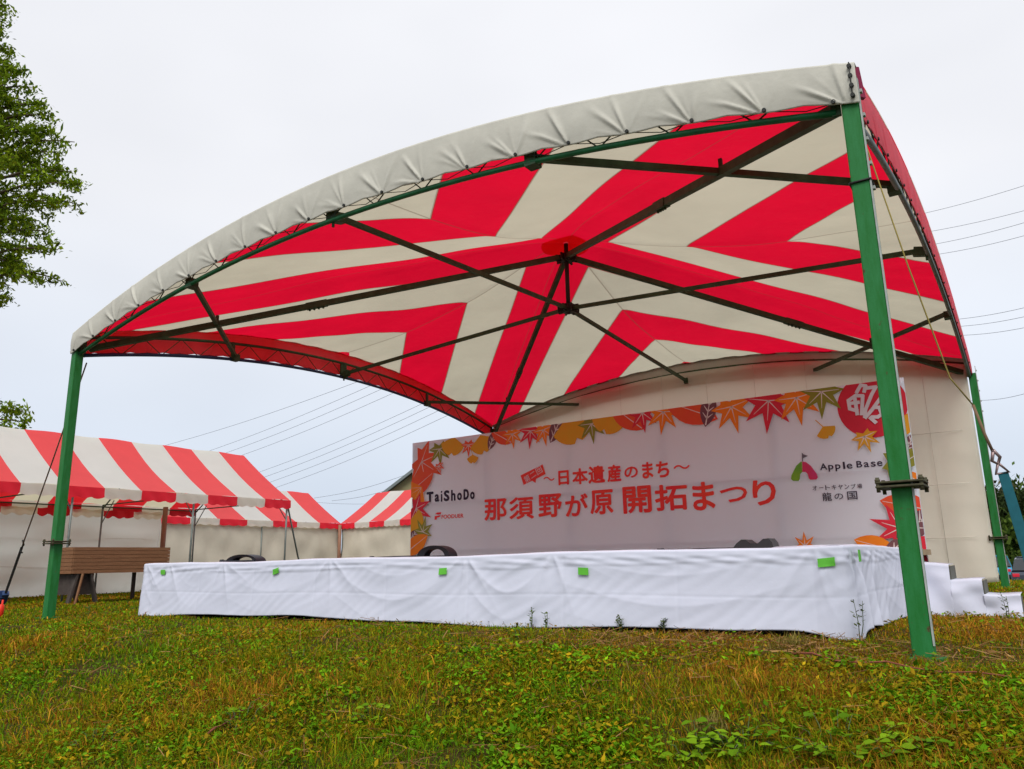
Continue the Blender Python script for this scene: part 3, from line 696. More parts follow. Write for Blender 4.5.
# round emblem
bm = bm_new()
ccx, ccz, cr_ = -0.905, 2.29, 0.395
poly_add(bm, [(ccx+cr_*math.cos(t), ccz+cr_*math.sin(t)) for t in np.linspace(0, 2*math.pi, 48, endpoint=False)], BY-.0125, 0)
bmesh.ops.bisect_plane(bm, geom=bm.verts[:]+bm.edges[:]+bm.faces[:], plane_co=(0, 0, bz1-.003), plane_no=(0, 0, 1), clear_outer=True)
bmesh.ops.bisect_plane(bm, geom=bm.verts[:]+bm.edges[:]+bm.faces[:], plane_co=(bx1-.003, 0, 0), plane_no=(1, 0, 0), clear_outer=True)
def stroke(bm, pxs, wpx, y, mi, cropo=(770, 370), sc=7.31):
    pts = [bp_(cropo[0]+p[0]/sc, cropo[1]+p[1]/sc) for p in pxs]
    for k_, (a, c) in enumerate(zip(pts[:-1], pts[1:])):
        a = np.array(a); c = np.array(c); d0 = c-a; L0 = np.hypot(*d0)
        if L0 < 1e-6: continue
        nn_ = np.array([-d0[1], d0[0]])/L0*wpx; e0 = d0/L0*wpx*.6
        poly_add(bm, [a+nn_-e0, a-nn_-e0, c-nn_+e0, c+nn_+e0], y-.00015*k_, mi)
Y_E = BY-.016
for q, st_ in enumerate([[(635, 165), (665, 112), (700, 118), (690, 160)], [(700, 135), (775, 125), (745, 180), (700, 290), (695, 345)], [(632, 185), (575, 225), (585, 285), (640, 300)], [(620, 195), (640, 325)], [(595, 245), (650, 238)], [(640, 190), (680, 190), (672, 325)],
            [(815, 200), (750, 290), (700, 350)], [(760, 275), (800, 275), (820, 325), (790, 345), (750, 345)], [(735, 350), (775, 385)], [(830, 330), (850, 360)], [(880, 180), (850, 250), (905, 300)], [(850, 210), (930, 215)]]):
    stroke(bm, st_, 0.021, Y_E-.0008*q, 1)
bm_done(bm, 'red_round_emblem', [PR['red'], PR['white']], ban, recalc=False)
# lettering
def text_mesh(name, items, m, y, parent, bold=0.0):
    """items: (string, x0, z0, x1, z1, rot) fitted into their boxes on the banner plane"""
    bm = bm_new()
    for it, (s, x0, z0, x1, z1, rot) in enumerate(items):
        cu_ = bpy.data.curves.new('glyph', 'FONT'); cu_.body = s; cu_.resolution_u = 3
        to = bpy.data.objects.new('glyph', cu_); COL.objects.link(to)
        dg = bpy.context.evaluated_depsgraph_get(); me = bpy.data.meshes.new_from_object(to.evaluated_get(dg))
        co_ = np.array([v.co[:] for v in me.vertices])
        if len(co_):
            lo, hi = co_.min(0), co_.max(0); sp_ = np.maximum(hi-lo, 1e-4)
            cx, cz = (x0+x1)/2, (z0+z1)/2; a = math.radians(rot)
            X = (co_[:, 0]-(lo[0]+hi[0])/2)/sp_[0]*(x1-x0); Z = (co_[:, 1]-(lo[1]+hi[1])/2)/sp_[1]*(z1-z0)
            bw = bold*min(z1-z0, (x1-x0)*1.3)
            offs = [(0, 0)]+([(bw*math.cos(q*math.pi/4), bw*math.sin(q*math.pi/4)) for q in range(8)] if bold else [])
            for qi, (ox, oz) in enumerate(offs):
                fx, fz = 1-2*bw/max(x1-x0, .01), 1-2*bw/max(z1-z0, .01)
                vs2 = [bm.verts.new((cx+ox+xx*fx*math.cos(a)-zz*fz*math.sin(a), y-.0002*qi, cz+oz+xx*fx*math.sin(a)+zz*fz*math.cos(a))) for xx, zz in zip(X, Z)]
                for pl in me.polygons:
                    try: bm.faces.new([vs2[i_] for i_ in pl.vertices])
                    except ValueError: pass
        bpy.data.objects.remove(to); bpy.data.curves.remove(cu_); bpy.data.meshes.remove(me)
    return bm_done(bm, name, m, parent, recalc=False)
def tb(s, x0, y0, x1, y1, rot=0):
    """box given by the photograph pixels of its bottom left (x0, y0) and top right (x1, y1)"""
    a = bp_(x0, y0); c = bp_(x1, y1); return (s, a[0], a[1], c[0], c[1], rot)
T1 = [tb('那', 485, 521, 507, 498), tb('須', 510, 520, 534, 496), tb('野', 539, 518, 562, 493), tb('が', 566, 517, 588, 493), tb('原', 591, 515, 613, 489),
      tb('開', 624, 514, 651, 485), tb('拓', 656, 511.5, 687, 483), tb('ま', 694, 511, 714, 481), tb('つ', 721, 503, 747, 486), tb('り', 754, 506, 775, 479)]
text_mesh('title_lettering', T1, PR['titlered'], BY-.0135, ban, 0.029)
T2 = [tb('〜', 544, 481, 555, 476.5, -8), tb('日', 559, 485.5, 569, 470), tb('本', 573, 485, 588, 467.5), tb('遺', 589, 484, 605, 465), tb('産', 608, 482.5, 621, 464),
      tb('の', 625, 478.5, 638, 466), tb('ま', 643, 479, 653, 461.5), tb('ち', 657, 478, 669, 460.5), tb('〜', 674, 470, 690, 464, 0)]
text_mesh('subtitle_lettering', T2, PR['titlered'], BY-.0135, ban, 0.035)
bm = bm_new(); poly_add(bm, [bp_(521, 475.5), bp_(543, 464.5), bp_(546, 474), bp_(536.5, 479), bp_(536, 483), bp_(532.5, 480.8), bp_(524, 485)], BY-.0128, 0)
bm_done(bm, 'red_stamp', PR['titlered'], ban, recalc=False)
aa = bp_(533.5, 474.7); ta = 27
t3 = []
for ch, o_ in (('第', -.125), ('二', 0), ('回', .125)):
    ux, uz = math.cos(math.radians(ta)), math.sin(math.radians(ta)); hs = .052; vsz = .058 if ch != '二' else .04
    t3.append((ch, aa[0]+o_*ux-hs, aa[1]+o_*uz-vsz, aa[0]+o_*ux+hs, aa[1]+o_*uz+vsz, ta))
text_mesh('stamp_lettering', t3, PR['white'], BY-.0145, ban, 0.0)
text_mesh('sponsor_lettering', [tb('T', 427, 502.5, 434, 491.5), tb('a', 435.2, 502, 439.8, 494), tb('i', 441.3, 501.8, 442.9, 490.8), tb('S', 444.3, 501.5, 450, 490), tb('h', 451.6, 501, 456, 489.6), tb('o', 457.6, 500.5, 462.4, 492.5), tb('D', 464, 500, 469.4, 488.8), tb('o', 470.6, 499.5, 475.2, 491.5)], PR['ink'], BY-.0135, ban, 0.07)
text_mesh('small_sponsor_lettering', [tb('FOODUER', 442, 519, 464, 513.5)], PR['titlered'], BY-.0135, ban, 0.03)
bm = bm_new()
for pts in ([(435.5, 514), (437.5, 512.6), (442, 512.2), (441.3, 514.2), (438, 514.6)], [(435.2, 516.2), (440.8, 515.2), (440.2, 517), (437.6, 517.6), (437, 519.6), (435, 519.8)]):
    poly_add(bm, [bp_(*p) for p in pts], BY-.0135, 0)
bm_done(bm, 'small_sponsor_mark', PR['titlered'], ban, recalc=False)
text_mesh('camp_sponsor_lettering', [tb(c, x0, y0, x1, y1) for c, x0, y0, x1, y1 in (('A', 820.5, 470.3, 827, 463.2), ('p', 829, 471.8, 833.5, 464.8), ('p', 836, 471.5, 840.5, 464.2), ('l', 843.6, 469.2, 844.8, 461.8), ('e', 847.2, 469, 852.3, 463.5), ('B', 857, 467.8, 862, 460.8), ('a', 864.3, 467.5, 869, 462), ('s', 871.3, 467, 875.6, 461.5), ('e', 877.5, 466.5, 882.3, 461))], PR['ink'], BY-.0135, ban, 0.03)
text_mesh('campsite_lettering', [tb(c, 813+i*6.4, 490.6-i*.28, 817.2+i*6.4, 485.6-i*.28) if c != 'ー' else tb(c, 813+i*6.4, 488.6-i*.28, 817.2+i*6.4, 487.6-i*.28) for i, c in enumerate('オートキャンプ場')] + [tb('龍', 823, 501.3, 831.5, 492.3), tb('の', 835, 499.6, 843, 493.3), tb('国', 848, 500, 857, 491)], PR['ink'], BY-.0135, ban, 0.012)
# arch logo with a flag (crop 770,440 scale 6.4)
bm = bm_new(); bq = lambda x, y: bp_(770+x/6.4, 440+y/6.4)
Lf = [(200, 138), (170, 165), (140, 225), (136, 250), (150, 262), (185, 262), (192, 250), (195, 220), (208, 204), (206, 140)]
Rt = [(208, 138), (232, 142), (262, 165), (300, 215), (308, 240), (298, 253), (262, 255), (250, 248), (244, 220), (230, 205), (208, 204)]
def fanpoly(pts, y, mi):
    vs2 = [bm.verts.new((p[0], y, p[1])) for p in [bq(*q) for q in pts]]; f = bm.faces.new(vs2); f.material_index = mi
fanpoly(Lf, BY-.0135, 0); fanpoly(Rt, BY-.0136, 1)
fanpoly([(205, 85), (212, 85), (213, 138), (206, 138)], BY-.0135, 2); fanpoly([(200, 82), (215, 92), (245, 102), (212, 118), (212, 95)], BY-.0142, 2)
bm.normal_update(); bmesh.ops.triangulate(bm, faces=bm.faces[:], ngon_method='EAR_CLIP')
bm_done(bm, 'arch_logo', [PR['lgreen'], PR['pink'], PR['grey']], ban, recalc=False)

# ------------------------------------------------------------------ things on the stage: black hoops with cables
def hoop(name, px, py, pxw, dist_y, label, cable_px=None, double=False):
    c = ony(px, py, dist_y); cx = c[0]; zt_ = c[2]; z0 = SZ+.012
    half = abs(ony(px+pxw/2, py, dist_y)[0]-ony(px-pxw/2, py, dist_y)[0])/2
    root = empty(name, (cx, dist_y, SZ), label=label, cat='floor light', group='black fittings on the stage deck')
    bm = bm_new(); hgt = zt_-z0
    n_ = 22; P_ = []
    for i in range(n_+1):
        t = math.pi*i/n_; wv = 0.045+0.03*abs(math.cos(t))
        for (rr_, yy) in ((1.0, -.07), (1.0, .07), (1-wv/half*1.2, .05), (1-wv/half*1.2, -.05)):
            P_.append(bm.verts.new((cx-half*math.cos(t)*rr_, dist_y+yy, z0-.02+(hgt+.02)*math.sin(t)**.8*(rr_ if rr_ == 1 else .74))))
    for i in range(n_):
        for k_ in range(4): bm.faces.new((P_[i*4+k_], P_[i*4+(k_+1) % 4], P_[i*4+4+(k_+1) % 4], P_[i*4+4+k_]))
    bm_done(bm, 'hood', MT['black'], root, smooth=False)
    bm = bm_new(); box(bm, (cx, dist_y, z0+.005), (half*1.7, .16, .02), bev=.004); bm_done(bm, 'base', MT['black'], root)
    if cable_px:
        e_ = ony(cable_px, py, dist_y)
        bm = bm_new(); tube(bm, [(cx-half*.8, dist_y, z0+.01), ((cx+e_[0])/2, dist_y-.03, z0+.012), (e_[0], dist_y+.02, z0+.008)], 0.014, 6)
        tube(bm, [(e_[0]-.03, dist_y+.02, z0+.012), (e_[0]+.03, dist_y+.02, z0+.012)], 0.02, 6); bm_done(bm, 'cable', MT['black'], root)
hoop('stage_floor_light', 246, 554.5, 31, 1.4, 'black hooped floor light standing on the left end of the stage', 221)
hoop('stage_floor_light', 437, 545.5, 33, 2.2, 'black hooped floor light at the lower left corner of the banner', 371)
c = ony(755, 537, 2.6)
lt = empty('stage_floor_light', (c[0], 2.6, SZ), label='dark twin-humped floor light on the right half of the stage', cat='floor light', group='black fittings on the stage deck')
bm = bm_new(); prof = [(-.20, 0), (-.15, .06), (-.10, .095), (-.06, .095), (-.02, .06), (.05, .058), (.10, .095), (.15, .10), (.18, .06), (.19, 0)]
for q, (yy) in enumerate((-.1, .1)):
    vs2 = [bm.verts.new((c[0]+p[0]*1.0, 2.6+yy, SZ+p[1]*1.0+.004)) for p in prof]; bm.faces.new(vs2)
bm.verts.ensure_lookup_table(); nP = len(prof)
for i in range(nP): bm.faces.new((bm.verts[i], bm.verts[(i+1) % nP], bm.verts[nP+(i+1) % nP], bm.verts[nP+i]))
bm_done(bm, 'hood', mat('grey_black_plastic', (0.05, 0.05, 0.055), 0.5), lt)
e_ = ony(661, 547, 2.6); bm = bm_new(); tube(bm, [(c[0]-.18, 2.6, SZ+.02), (e_[0]+.4, 2.58, SZ+.022), (e_[0], 2.6, SZ+.018)], 0.012, 6)
tube(bm, [(e_[0]-.04, 2.6, SZ+.02), (e_[0]+.03, 2.6, SZ+.02)], 0.022, 6); bm_done(bm, 'cable', MT['black'], lt)

# ------------------------------------------------------------------ event tents
def event_tent(root, M4, Lth, span, ze, zr, stripe, first_red, wallm, wall_z, pole_s, front_wall=False, back_wall=True, polem=None):
    """local frame: x along the eave from 0 to Lth, y from front eave (0) to back eave (span), M4 puts it in the world"""
    W = lambda x, y, z: tuple(M4 @ Vector((x, y, z)))
    nst = int(math.ceil(Lth/stripe-1e-6)); sub = 4; nx_ = nst*sub
    xs = np.array([min(Lth, stripe*i/sub) for i in range(nx_+1)])
    ys = [0, .25, .5, .75, 1.0]
    cols = np.array([(i//sub+first_red) % 2 for i in range(nx_)])
    for side in (0, 1):
        P_ = np.zeros((nx_+1, 7, 3))
        for i, x in enumerate(xs):
            for j in range(7):
                t = j/6; sag = -0.05*math.sin(t*math.pi)-0.03*math.sin(t*math.pi)*math.sin(x/Lth*math.pi*2)**2
                y = span/2*t if side == 0 else span-span/2*t
                P_[i, j] = W(x, y, ze+(zr-ze)*t+sag+.012*math.sin(x*5+t*4))
        grid_mesh('roof_panel', P_, [MT['t_white'], MT['t_red']], root, matidx=np.repeat(cols[:, None], 6, 1))
    # end gable triangles are open; valances on four sides with a scalloped lower edge
    def valance(a, c, name='valance', k0=0):
        Ls = (Vector(c)-Vector(a)).length; ns = max(2, int(round(Ls/stripe))); m_ = ns*16
        P_ = np.zeros((m_+1, 4, 3)); nrm = (Vector(c)-Vector(a)).normalized().cross(Vector((0, 0, 1)))
        for i in range(m_+1):
            q = Vector(a).lerp(Vector(c), i/m_)
            s_ = abs(math.sin(math.pi*i/5.333))
            for j in range(4):
                dep = (0.17+0.035*s_)*j/3
                o_ = q+nrm*(0.012*math.sin(i*.9+j)*(j/3))
                P_[i, j] = W(o_.x, o_.y, o_.z-dep)
        cc = np.array([((i//16)+k0) % 2 for i in range(m_)])
        grid_mesh(name, P_, [MT['fascia'] if False else MT['t_white'], MT['v_red']], root, matidx=np.repeat(cc[:, None], 3, 1))
    valance((0, -.02, ze), (Lth, -.02, ze), k0=first_red)
    valance((0, span+.02, ze), (Lth, span+.02, ze), k0=first_red)
    pm_ = polem or MT['galv']
    for x in pole_s:
        for y in (0.05, span-.05):
            q = M4 @ Vector((x, y, 0)); zg = float(gz(q.x, q.y))
            bm = bm_new(); tube(bm, [(q.x, q.y, zg-.05), W(x, y, ze-.02)], 0.021, 8)
            tube(bm, [W(x, y, ze-.45), W(x, y+(.45 if y < 1 else -.45), ze+.06)], 0.011, 6)
            bm_done(bm, 'pole', pm_, root)
        bm = bm_new(); tube(bm, [W(x, .05, ze-.10), W(x, span/2, zr-.17), W(x, span-.05, ze-.10)], 0.016, 6); tube(bm, [W(x, 0.05, ze-.02), W(x, span-.05, ze-.02)], 0.014, 6)
        bm_done(bm, 'rafter', MT['green_dull'], root)
    bm = bm_new()
    for y in (.05, span-.05): tube(bm, [W(0, y, ze-.06), W(Lth, y, ze-.06)], 0.015, 6)
    tube(bm, [W(0.05, span/2, zr-.16), W(Lth-.05, span/2, zr-.16)], 0.015, 6); bm_done(bm, 'eave_rail', MT['green_dull'], root)
    def wall(a, c, ztop, name='side_wall'):
        Ls = (Vector(c)-Vector(a)).length; m_ = int(Ls*14); P_ = np.zeros((m_+1, 22, 3)); nrm = (Vector(c)-Vector(a)).normalized().cross(Vector((0, 0, 1)))
        for i in range(m_+1):
            q = Vector(a).lerp(Vector(c), i/m_); d_ = i/m_*Ls
            wq = M4 @ q; zg = float(gz(wq.x, wq.y))+.0
            for j in range(22):
                h_ = j/21; z = ztop+(zg+.01-ztop)*h_
                bay = d_ % 1.8; fan = math.atan2(bay-.9, .15+h_*1.5)
                o_ = .030*math.sin(fan*7+int(d_/1.8)*2)*h_+.025*math.sin(d_*4+z*3.5)*h_+.012*math.sin(d_*2.2-z*6)
                P_[i, j] = W(q.x+nrm.x*o_, q.y+nrm.y*o_, z)
        wo = grid_mesh(name, P_, wallm, root, thick=0.004)
        return wo
    if back_wall: wall((0, span-.12, 0), (Lth, span-.12, 0), wall_z)
    if front_wall: wall((0, .06, 0), (Lth, .06, 0), wall_z)
    return wall, W
def frame(origin, xdir, ydir):
    m = Matrix.Identity(4)
    for i in range(3): m[i][0] = xdir[i]; m[i][1] = ydir[i]; m[i][2] = (0, 0, 1)[i]; m[i][3] = origin[i]
    return m
# tent 1: front eave on x=-13.65 from y=-3.6 to 7.24
Lt = 0.72*15; x1_ = -13.65
root = empty('event_tent', (x1_-1.8, 7.24-Lt/2, 0), label='nearest open red and white striped event tent at the left behind the wooden counter', cat='tent', group='red and white event tents')
M1 = frame((x1_, 7.24, 0), (0, -1, 0), (-1, 0, 0))
event_tent(root, M1, Lt, 3.6, 2.0, 3.22, 0.72, 1, MT['tentwall'], 1.72, [0.05, 2.43, 4.85, 7.3, 9.7], back_wall=False)
bm = bm_new(); q_ = onx(298, 557, x1_-.5); tube(bm, [(x1_-.05, 7.19, 1.95), (q_[0], q_[1], q_[2]), (2*q_[0]-x1_, 2*q_[1]-7.19, 0.0)], .02, 6); bm_done(bm, 'brace_pole', MT['galv'], root)
# back wall of tent 1 only behind the left bays
def plain_wall(root, a, c, zt_, m_, name='side_wall', amp=1.0):
    a = Vector(a); c = Vector(c); Ls = (c-a).length; k_ = int(Ls*14); P_ = np.zeros((k_+1, 24, 3)); nrm = (c-a).normalized().cross(Vector((0, 0, 1)))
    for i in range(k_+1):
        q = a.lerp(c, i/k_); d_ = i/k_*Ls; zg = float(gz(q.x, q.y))-.06
        for j in range(24):
            h_ = j/23; z = zt_+(zg-zt_)*h_; o_ = amp*(.035*math.sin(d_*3.3+z*4.0)*h_+.02*math.sin(d_*1.7-z*5)+.004*math.sin(z*15+math.sin(d_*2.3)))
            P_[i, j] = (q.x+nrm.x*o_, q.y+nrm.y*o_, z)
    o = grid_mesh(name, P_, m_, root, thick=0.004)
    bm = bm_new(); tube(bm, [a+Vector((0, 0, zt_)), c+Vector((0, 0, zt_))], .015, 6)
    for zz in (0.62, 1.22): tube(bm, [a.lerp(c, q/20)+nrm*.03+Vector((0, 0, zz+.02*math.sin(q))) for q in range(21)], .006, 4)
    bm_done(bm, 'wall_seam', MT['seam'], o)
    return o
plain_wall(root, (-17.36, 6.35, 0), (-17.36, -3.5, 0), 1.80, MT['tentwall'], amp=2.0)
for j in range(13):                                        # ribbon valance along the top of the wall
    ya = 6.3-0.72*j; P_ = np.zeros((17, 3, 3))
    for i in range(17):
        for q in range(3): P_[i, q] = (-17.24+.015*math.sin(i*.8+q), ya-.72*i/16, 1.87-(0.13+.05*abs(math.sin(math.pi*i/5.333)))*q/2+.012*math.sin(i*.75))
    grid_mesh('ribbon_valance', P_, [MT['v_red'] if j % 2 else MT['t_white']], root)
bm = bm_new(); tube(bm, [(-17.1, 6.3, -.05), (-17.1, 6.3, 2.0)], .06, 8); bm_done(bm, 'pole', MT['rust_pole'], root)
# tent 2: front eave on x=-20.4, ending at y=15.2
Lt2 = 0.72*14
root2 = empty('event_tent', (-20.4-1.8, 15.2-Lt2/2, 0), label='striped tent with cream walls behind the right end of the nearest striped tent', cat='tent', group='red and white event tents')
M2 = frame((-20.4, 15.2, 0), (0, -1, 0), (-1, 0, 0))
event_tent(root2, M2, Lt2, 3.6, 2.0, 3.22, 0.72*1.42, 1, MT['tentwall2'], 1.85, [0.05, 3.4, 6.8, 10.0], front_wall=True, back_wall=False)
# tent 3: eave along x at y=15.0 from x=-20.2 to -9.4
Lt3 = 0.72*15
root3 = empty('event_tent', (-20.2+Lt3/2, 15.1+1.8, 0), label='farthest striped event tent with cream walls, beside the left edge of the banner', cat='tent', group='red and white event tents')
M3 = frame((-20.42, 15.22, 0), (1, 0, 0), (0, 1, 0))
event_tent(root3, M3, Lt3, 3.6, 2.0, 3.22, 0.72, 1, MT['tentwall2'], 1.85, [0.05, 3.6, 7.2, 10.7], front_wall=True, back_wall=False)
# extra pole pair by the right end of tent 1
bm = bm_new(); tube(bm, [(-20.36, 15.12, -.05), (-20.36, 15.12, 1.95)], .06, 8); bm_done(bm, 'pole', MT['rust_pole'], root3)

# ------------------------------------------------------------------ wooden counter
cf = -12.45
pz = [onx(px, py, cf) for px, py in ((75, 545), (75, 573), (170, 549), (145, 573))]
y0c, y1c = pz[0][1], pz[2][1]; ztc, zbc = (pz[0][2]+pz[2][2])/2, (pz[1][2]+pz[3][2])/2
ct = empty('wooden_counter', (cf-.35, (y0c+y1c)/2, 0), label='brown slatted wooden counter on trestle legs behind the left green post', cat='counter')
bm = bm_new(); ns = 7; hh_ = (ztc-zbc)/ns
for i in range(ns):
    z = zbc+hh_*(i+.5)
    box(bm, (cf, (y0c+y1c)/2, z), (0.025, y1c-y0c, hh_-.006)); box(bm, (cf-.38, y0c, z), (0.74, 0.025, hh_-.006)); box(bm, (cf-.38, y1c, z), (0.74, 0.025, hh_-.006))
box(bm, (cf-.39, (y0c+y1c)/2, (ztc+zbc)/2), (0.73, y1c-y0c-.03, ztc-zbc-.03))
bm_done(bm, 'slatted_box', MT['wood'], ct)
gc = float(gz(cf, y0c))-.03
for yy, sgn in ((y0c+.1, 1), (y1c-.25, -1)):
    for xx in (cf-.05, cf-.66):
        bm = bm_new()
        if sgn < 0:
            if xx > cf-.3: bar(bm, (xx+.02, 3.2, zbc), (xx+.02, 3.17, gc), 0.045, 0.045); bm_done(bm, 'leg', MT['wood_dark'], ct)
            else: bar(bm, (xx, yy, zbc), (xx, yy, gc), 0.05, 0.05); bm_done(bm, 'leg', MT['wood_dark'], ct)
            continue
        bar(bm, (xx, yy, zbc), (xx, yy-.10*sgn, gc), 0.10, 0.035)
        bar(bm, (xx, yy+.22*sgn, zbc), (xx, yy+.36*sgn, gc), 0.10, 0.035)
        bm_done(bm, 'leg', MT['wood_dark'], ct)
    if sgn > 0: bm = bm_new(); box(bm, (cf-.35, yy+.14, zbc-.16), (0.5, .34, .34)); bm_done(bm, 'brace_board', MT['wood_dark'], ct)
bm = bm_new(); bar(bm, (cf+.03, y0c+.16, zbc), (cf+.06, y0c+.06, gc), 0.035, 0.02); bm_done(bm, 'strut', MT['wood'], ct)

# ------------------------------------------------------------------ guy ropes
# left: strap with a blue ratchet
A = Vector((-9.1, 0.12, 3.08)); G = Vector(onz(1, 607, 0.0)); G.z = float(gz(G.x, G.y))+.02
Rt_ = A.lerp(G, 0.72)
gr = empty('guy_strap', tuple(G), label='dark guy strap with a blue ratchet left of the left green post', cat='guy rope', group='guy ropes of the stage tent')
bm = bm_new(); tube(bm, [A, A.lerp(G, .36)+Vector((0, 0, -.02)), Rt_], 0.009, 6); bm_done(bm, 'rope', MT['rope_b'], gr)
bm = bm_new(); bar(bm, Rt_, G, 0.035, 0.008); bm_done(bm, 'webbing', MT['strap_grey'], gr)
bm = bm_new(); tube(bm, [Rt_+Vector((0, 0, .1)), Rt_+Vector((.05, 0, .03)), Rt_, Rt_+Vector((-.04, 0, -.05)), Rt_+Vector((.03, 0, -.08))], .012, 6); bm_done(bm, 'hook', MT['dark'], gr)
rq = A.lerp(G, .955); bm = bm_new(); bar(bm, rq+(A-G).normalized()*.10, rq-(A-G).normalized()*.12, .09, .07); box(bm, rq+Vector((0, -.06, .04)), (.10, .10, .12), bev=.01); bm_done(bm, 'ratchet', MT['blue'], gr)
pg = Vector(onz(0, 617, 0)); pg.z = float(gz(pg.x, pg.y))
bm = bm_new(); tube(bm, [pg+Vector((0, 0, -.05)), pg+Vector((0, 0, .10)), pg+Vector((0, 0, .16)), pg+Vector((0, 0, .17))], [.022, .035, .03, .01], 10)
tube(bm, [pg+Vector((0, 0, -.05)), pg+Vector((.02, 0, .22))], .012, 6)
o = bm_done(bm, 'tent_peg', MT['orange'], base=tuple(pg)); tag(o, 'red-capped tent peg in the grass at the left edge under the guy strap', 'peg')
# right: yellow rope, brown rope, hook and wide teal strap
pts = [(868, 150, 4.45), (908, 266, 4.35), (950, 378, 4.2), (973, 405, 4.15)]
P3 = [Vector(atd(*p)) for p in pts]; P3[0] = Vector((0.06, 0.02, 2.95))
K = Vector(atd(997, 462, 4.05))
g2 = empty('guy_strap', (1.9, .2, 0), label='yellow rope ending in a hook and wide teal strap at the right of the tent', cat='guy rope', group='guy ropes of the stage tent')
bm = bm_new(); tube(bm, P3, 0.0042, 6); bm_done(bm, 'rope', MT['rope_y'], g2)
bm = bm_new(); tube(bm, [P3[-1], Vector(atd(985, 435, 4.08)), Vector(atd(993, 452, 4.06))], 0.008, 6); bm_done(bm, 'rope', MT['rope_b'], g2)
bm = bm_new(); hk = [atd(x, y, 4.05) for x, y in ((993, 450), (1000, 457), (998, 464), (992, 461), (993, 452))]
tube(bm, hk, .009, 6); tube(bm, [atd(x, y, 4.05) for x, y in ((998, 463), (1009, 472), (996, 474), (998, 463))], .008, 6); bm_done(bm, 'hook', mat('pinkish_steel_hook', (.25, .18, .18), .4, metal=.6), g2)
s0 = Vector(atd(1003, 472, 4.05)); s1 = Vector(atd(1052, 614, 3.9)); s1.z = float(gz(s1.x, s1.y))
bm = bm_new(); dn = (s1-s0).normalized(); side_ = dn.cross(Vector(-F_)).normalized()
vs2 = []
for t in np.linspace(0, 1, 12):
    c_ = s0.lerp(s1, t); a_ = 0.25*math.sin(t*3); sd_ = (side_*math.cos(a_)+dn.cross(side_)*math.sin(a_))*.027
    vs2.append((bm.verts.new(c_-sd_), bm.verts.new(c_+sd_)))
for a_, b_ in zip(vs2[:-1], vs2[1:]): bm.faces.new((a_[0], a_[1], b_[1], b_[0]))
wb = bm_done(bm, 'webbing', MT['strap'], g2); md = wb.modifiers.new('thickness', 'SOLIDIFY'); md.thickness = .004
bm = bm_new(); tube(bm, [s1+Vector((0, 0, -.1)), s1+Vector((.02, 0, .12))], .014, 8); tube(bm, [s1+Vector((.02, 0, .12)), s1+Vector((.02, 0, .14))], .03, 8); bm_done(bm, 'peg', MT['rust'], g2)

# ------------------------------------------------------------------ power lines
def pline(p0, p1, d0, d1, lab, ext=0.25, rad=.012):
    a = Vector(atd(*p0, d0)); c = Vector(atd(*p1, d1)); d = c-a
    a2 = a-d*ext; c2 = c+d*ext; pts = []
    for i in range(25):
        t = i/24; q = a2.lerp(c2, t); q.z -= 0.25*math.sin(t*math.pi); pts.append(q)
    bm = bm_new(); tube(bm, pts, rad, 5); o = bm_done(bm, 'power_line', MT['cable'], base=tuple(pts[0]))
    tag(o, lab, 'cable', 'power lines crossing the sky')
rl = [((925, 210), (1024, 182), 'topmost'), ((932, 228), (1024, 207), 'second'), ((940, 240), (1024, 219), 'third'), ((945, 250), (1024, 232), 'fourth'), ((958, 316), (1024, 304), 'fifth'), ((962, 323), (1024, 313), 'sixth'), ((965, 332), (1024, 324), 'seventh'), ((985, 397), (1024, 390), 'eighth')]
for a, c, nm in rl: pline(a, c, 44, 38, '%s of the power lines in the sky right of the tent, counted from the top' % nm, 0.6, .011)
ll_ = [((170, 443), (345, 385), 'uppermost'), ((200, 453), (362, 388), 'second'), ((214, 456), (374, 391), 'third'), ((228, 459), (388, 394), 'fourth'), ((262, 470), (412, 407), 'fifth'), ((270, 474), (416, 412), 'sixth'), ((276, 479), (420, 418), 'seventh'), ((283, 484), (424, 425), 'eighth')]
for a, c, nm in ll_: pline(a, c, 60, 46, '%s of the slanting power lines left of the banner, counted from the top' % nm, 0.15, .011)
for a, c, nm in (((318, 497), (412, 472), 'steeper'), ((335, 500), (412, 481), 'shallower')): pline(a, c, 60, 50, '%s of the two low wires running to the grey house roof' % nm, 0.05, .011)
pline((300, 500), (400, 501.5), 60, 60, 'nearly level wire just above the two farthest striped tents', 0.1, .009)

# ------------------------------------------------------------------ house far behind
hd_ = 42; cC = Vector(atd(440, 520, hd_)); gzh = float(gz(cC.x, cC.y))
ridge = Vector(atd(414, 469, hd_)); eave = Vector(atd(372, 503, hd_)); zr_, ze_ = ridge.z, eave.z
house = empty('house', (cC.x, cC.y, gzh), label='house with grey metal roof far behind, just left of the banner', cat='house')
rx = Vector((R_[0], R_[1], 0)).normalized(); fy = Vector((-rx.y, rx.x, 0))
hw = abs((ridge-eave).dot(rx)); Cn = Vector((ridge.x, ridge.y, 0))
def hp(a, b_, z): q = Cn+rx*a+fy*b_; return (q.x, q.y, z)
bm = bm_new()
for sg_ in (-1, 1):
    v = [hp(0, -.4, zr_), hp(sg_*hw, -.4, ze_), hp(sg_*hw, 8, ze_), hp(0, 8, zr_)]
    f = bm.faces.new([bm.verts.new(p) for p in v])
r_ = bmesh.ops.extrude_face_region(bm, geom=bm.faces[:]); bmesh.ops.translate(bm, vec=(0, 0, -.18), verts=[v for v in r_['geom'] if isinstance(v, bmesh.types.BMVert)])
bm_done(bm, 'roof', MT['roofmetal'], house)
bm = bm_new(); hw2 = hw-.4; zs = zr_-(zr_-ze_)*hw2/hw-.2
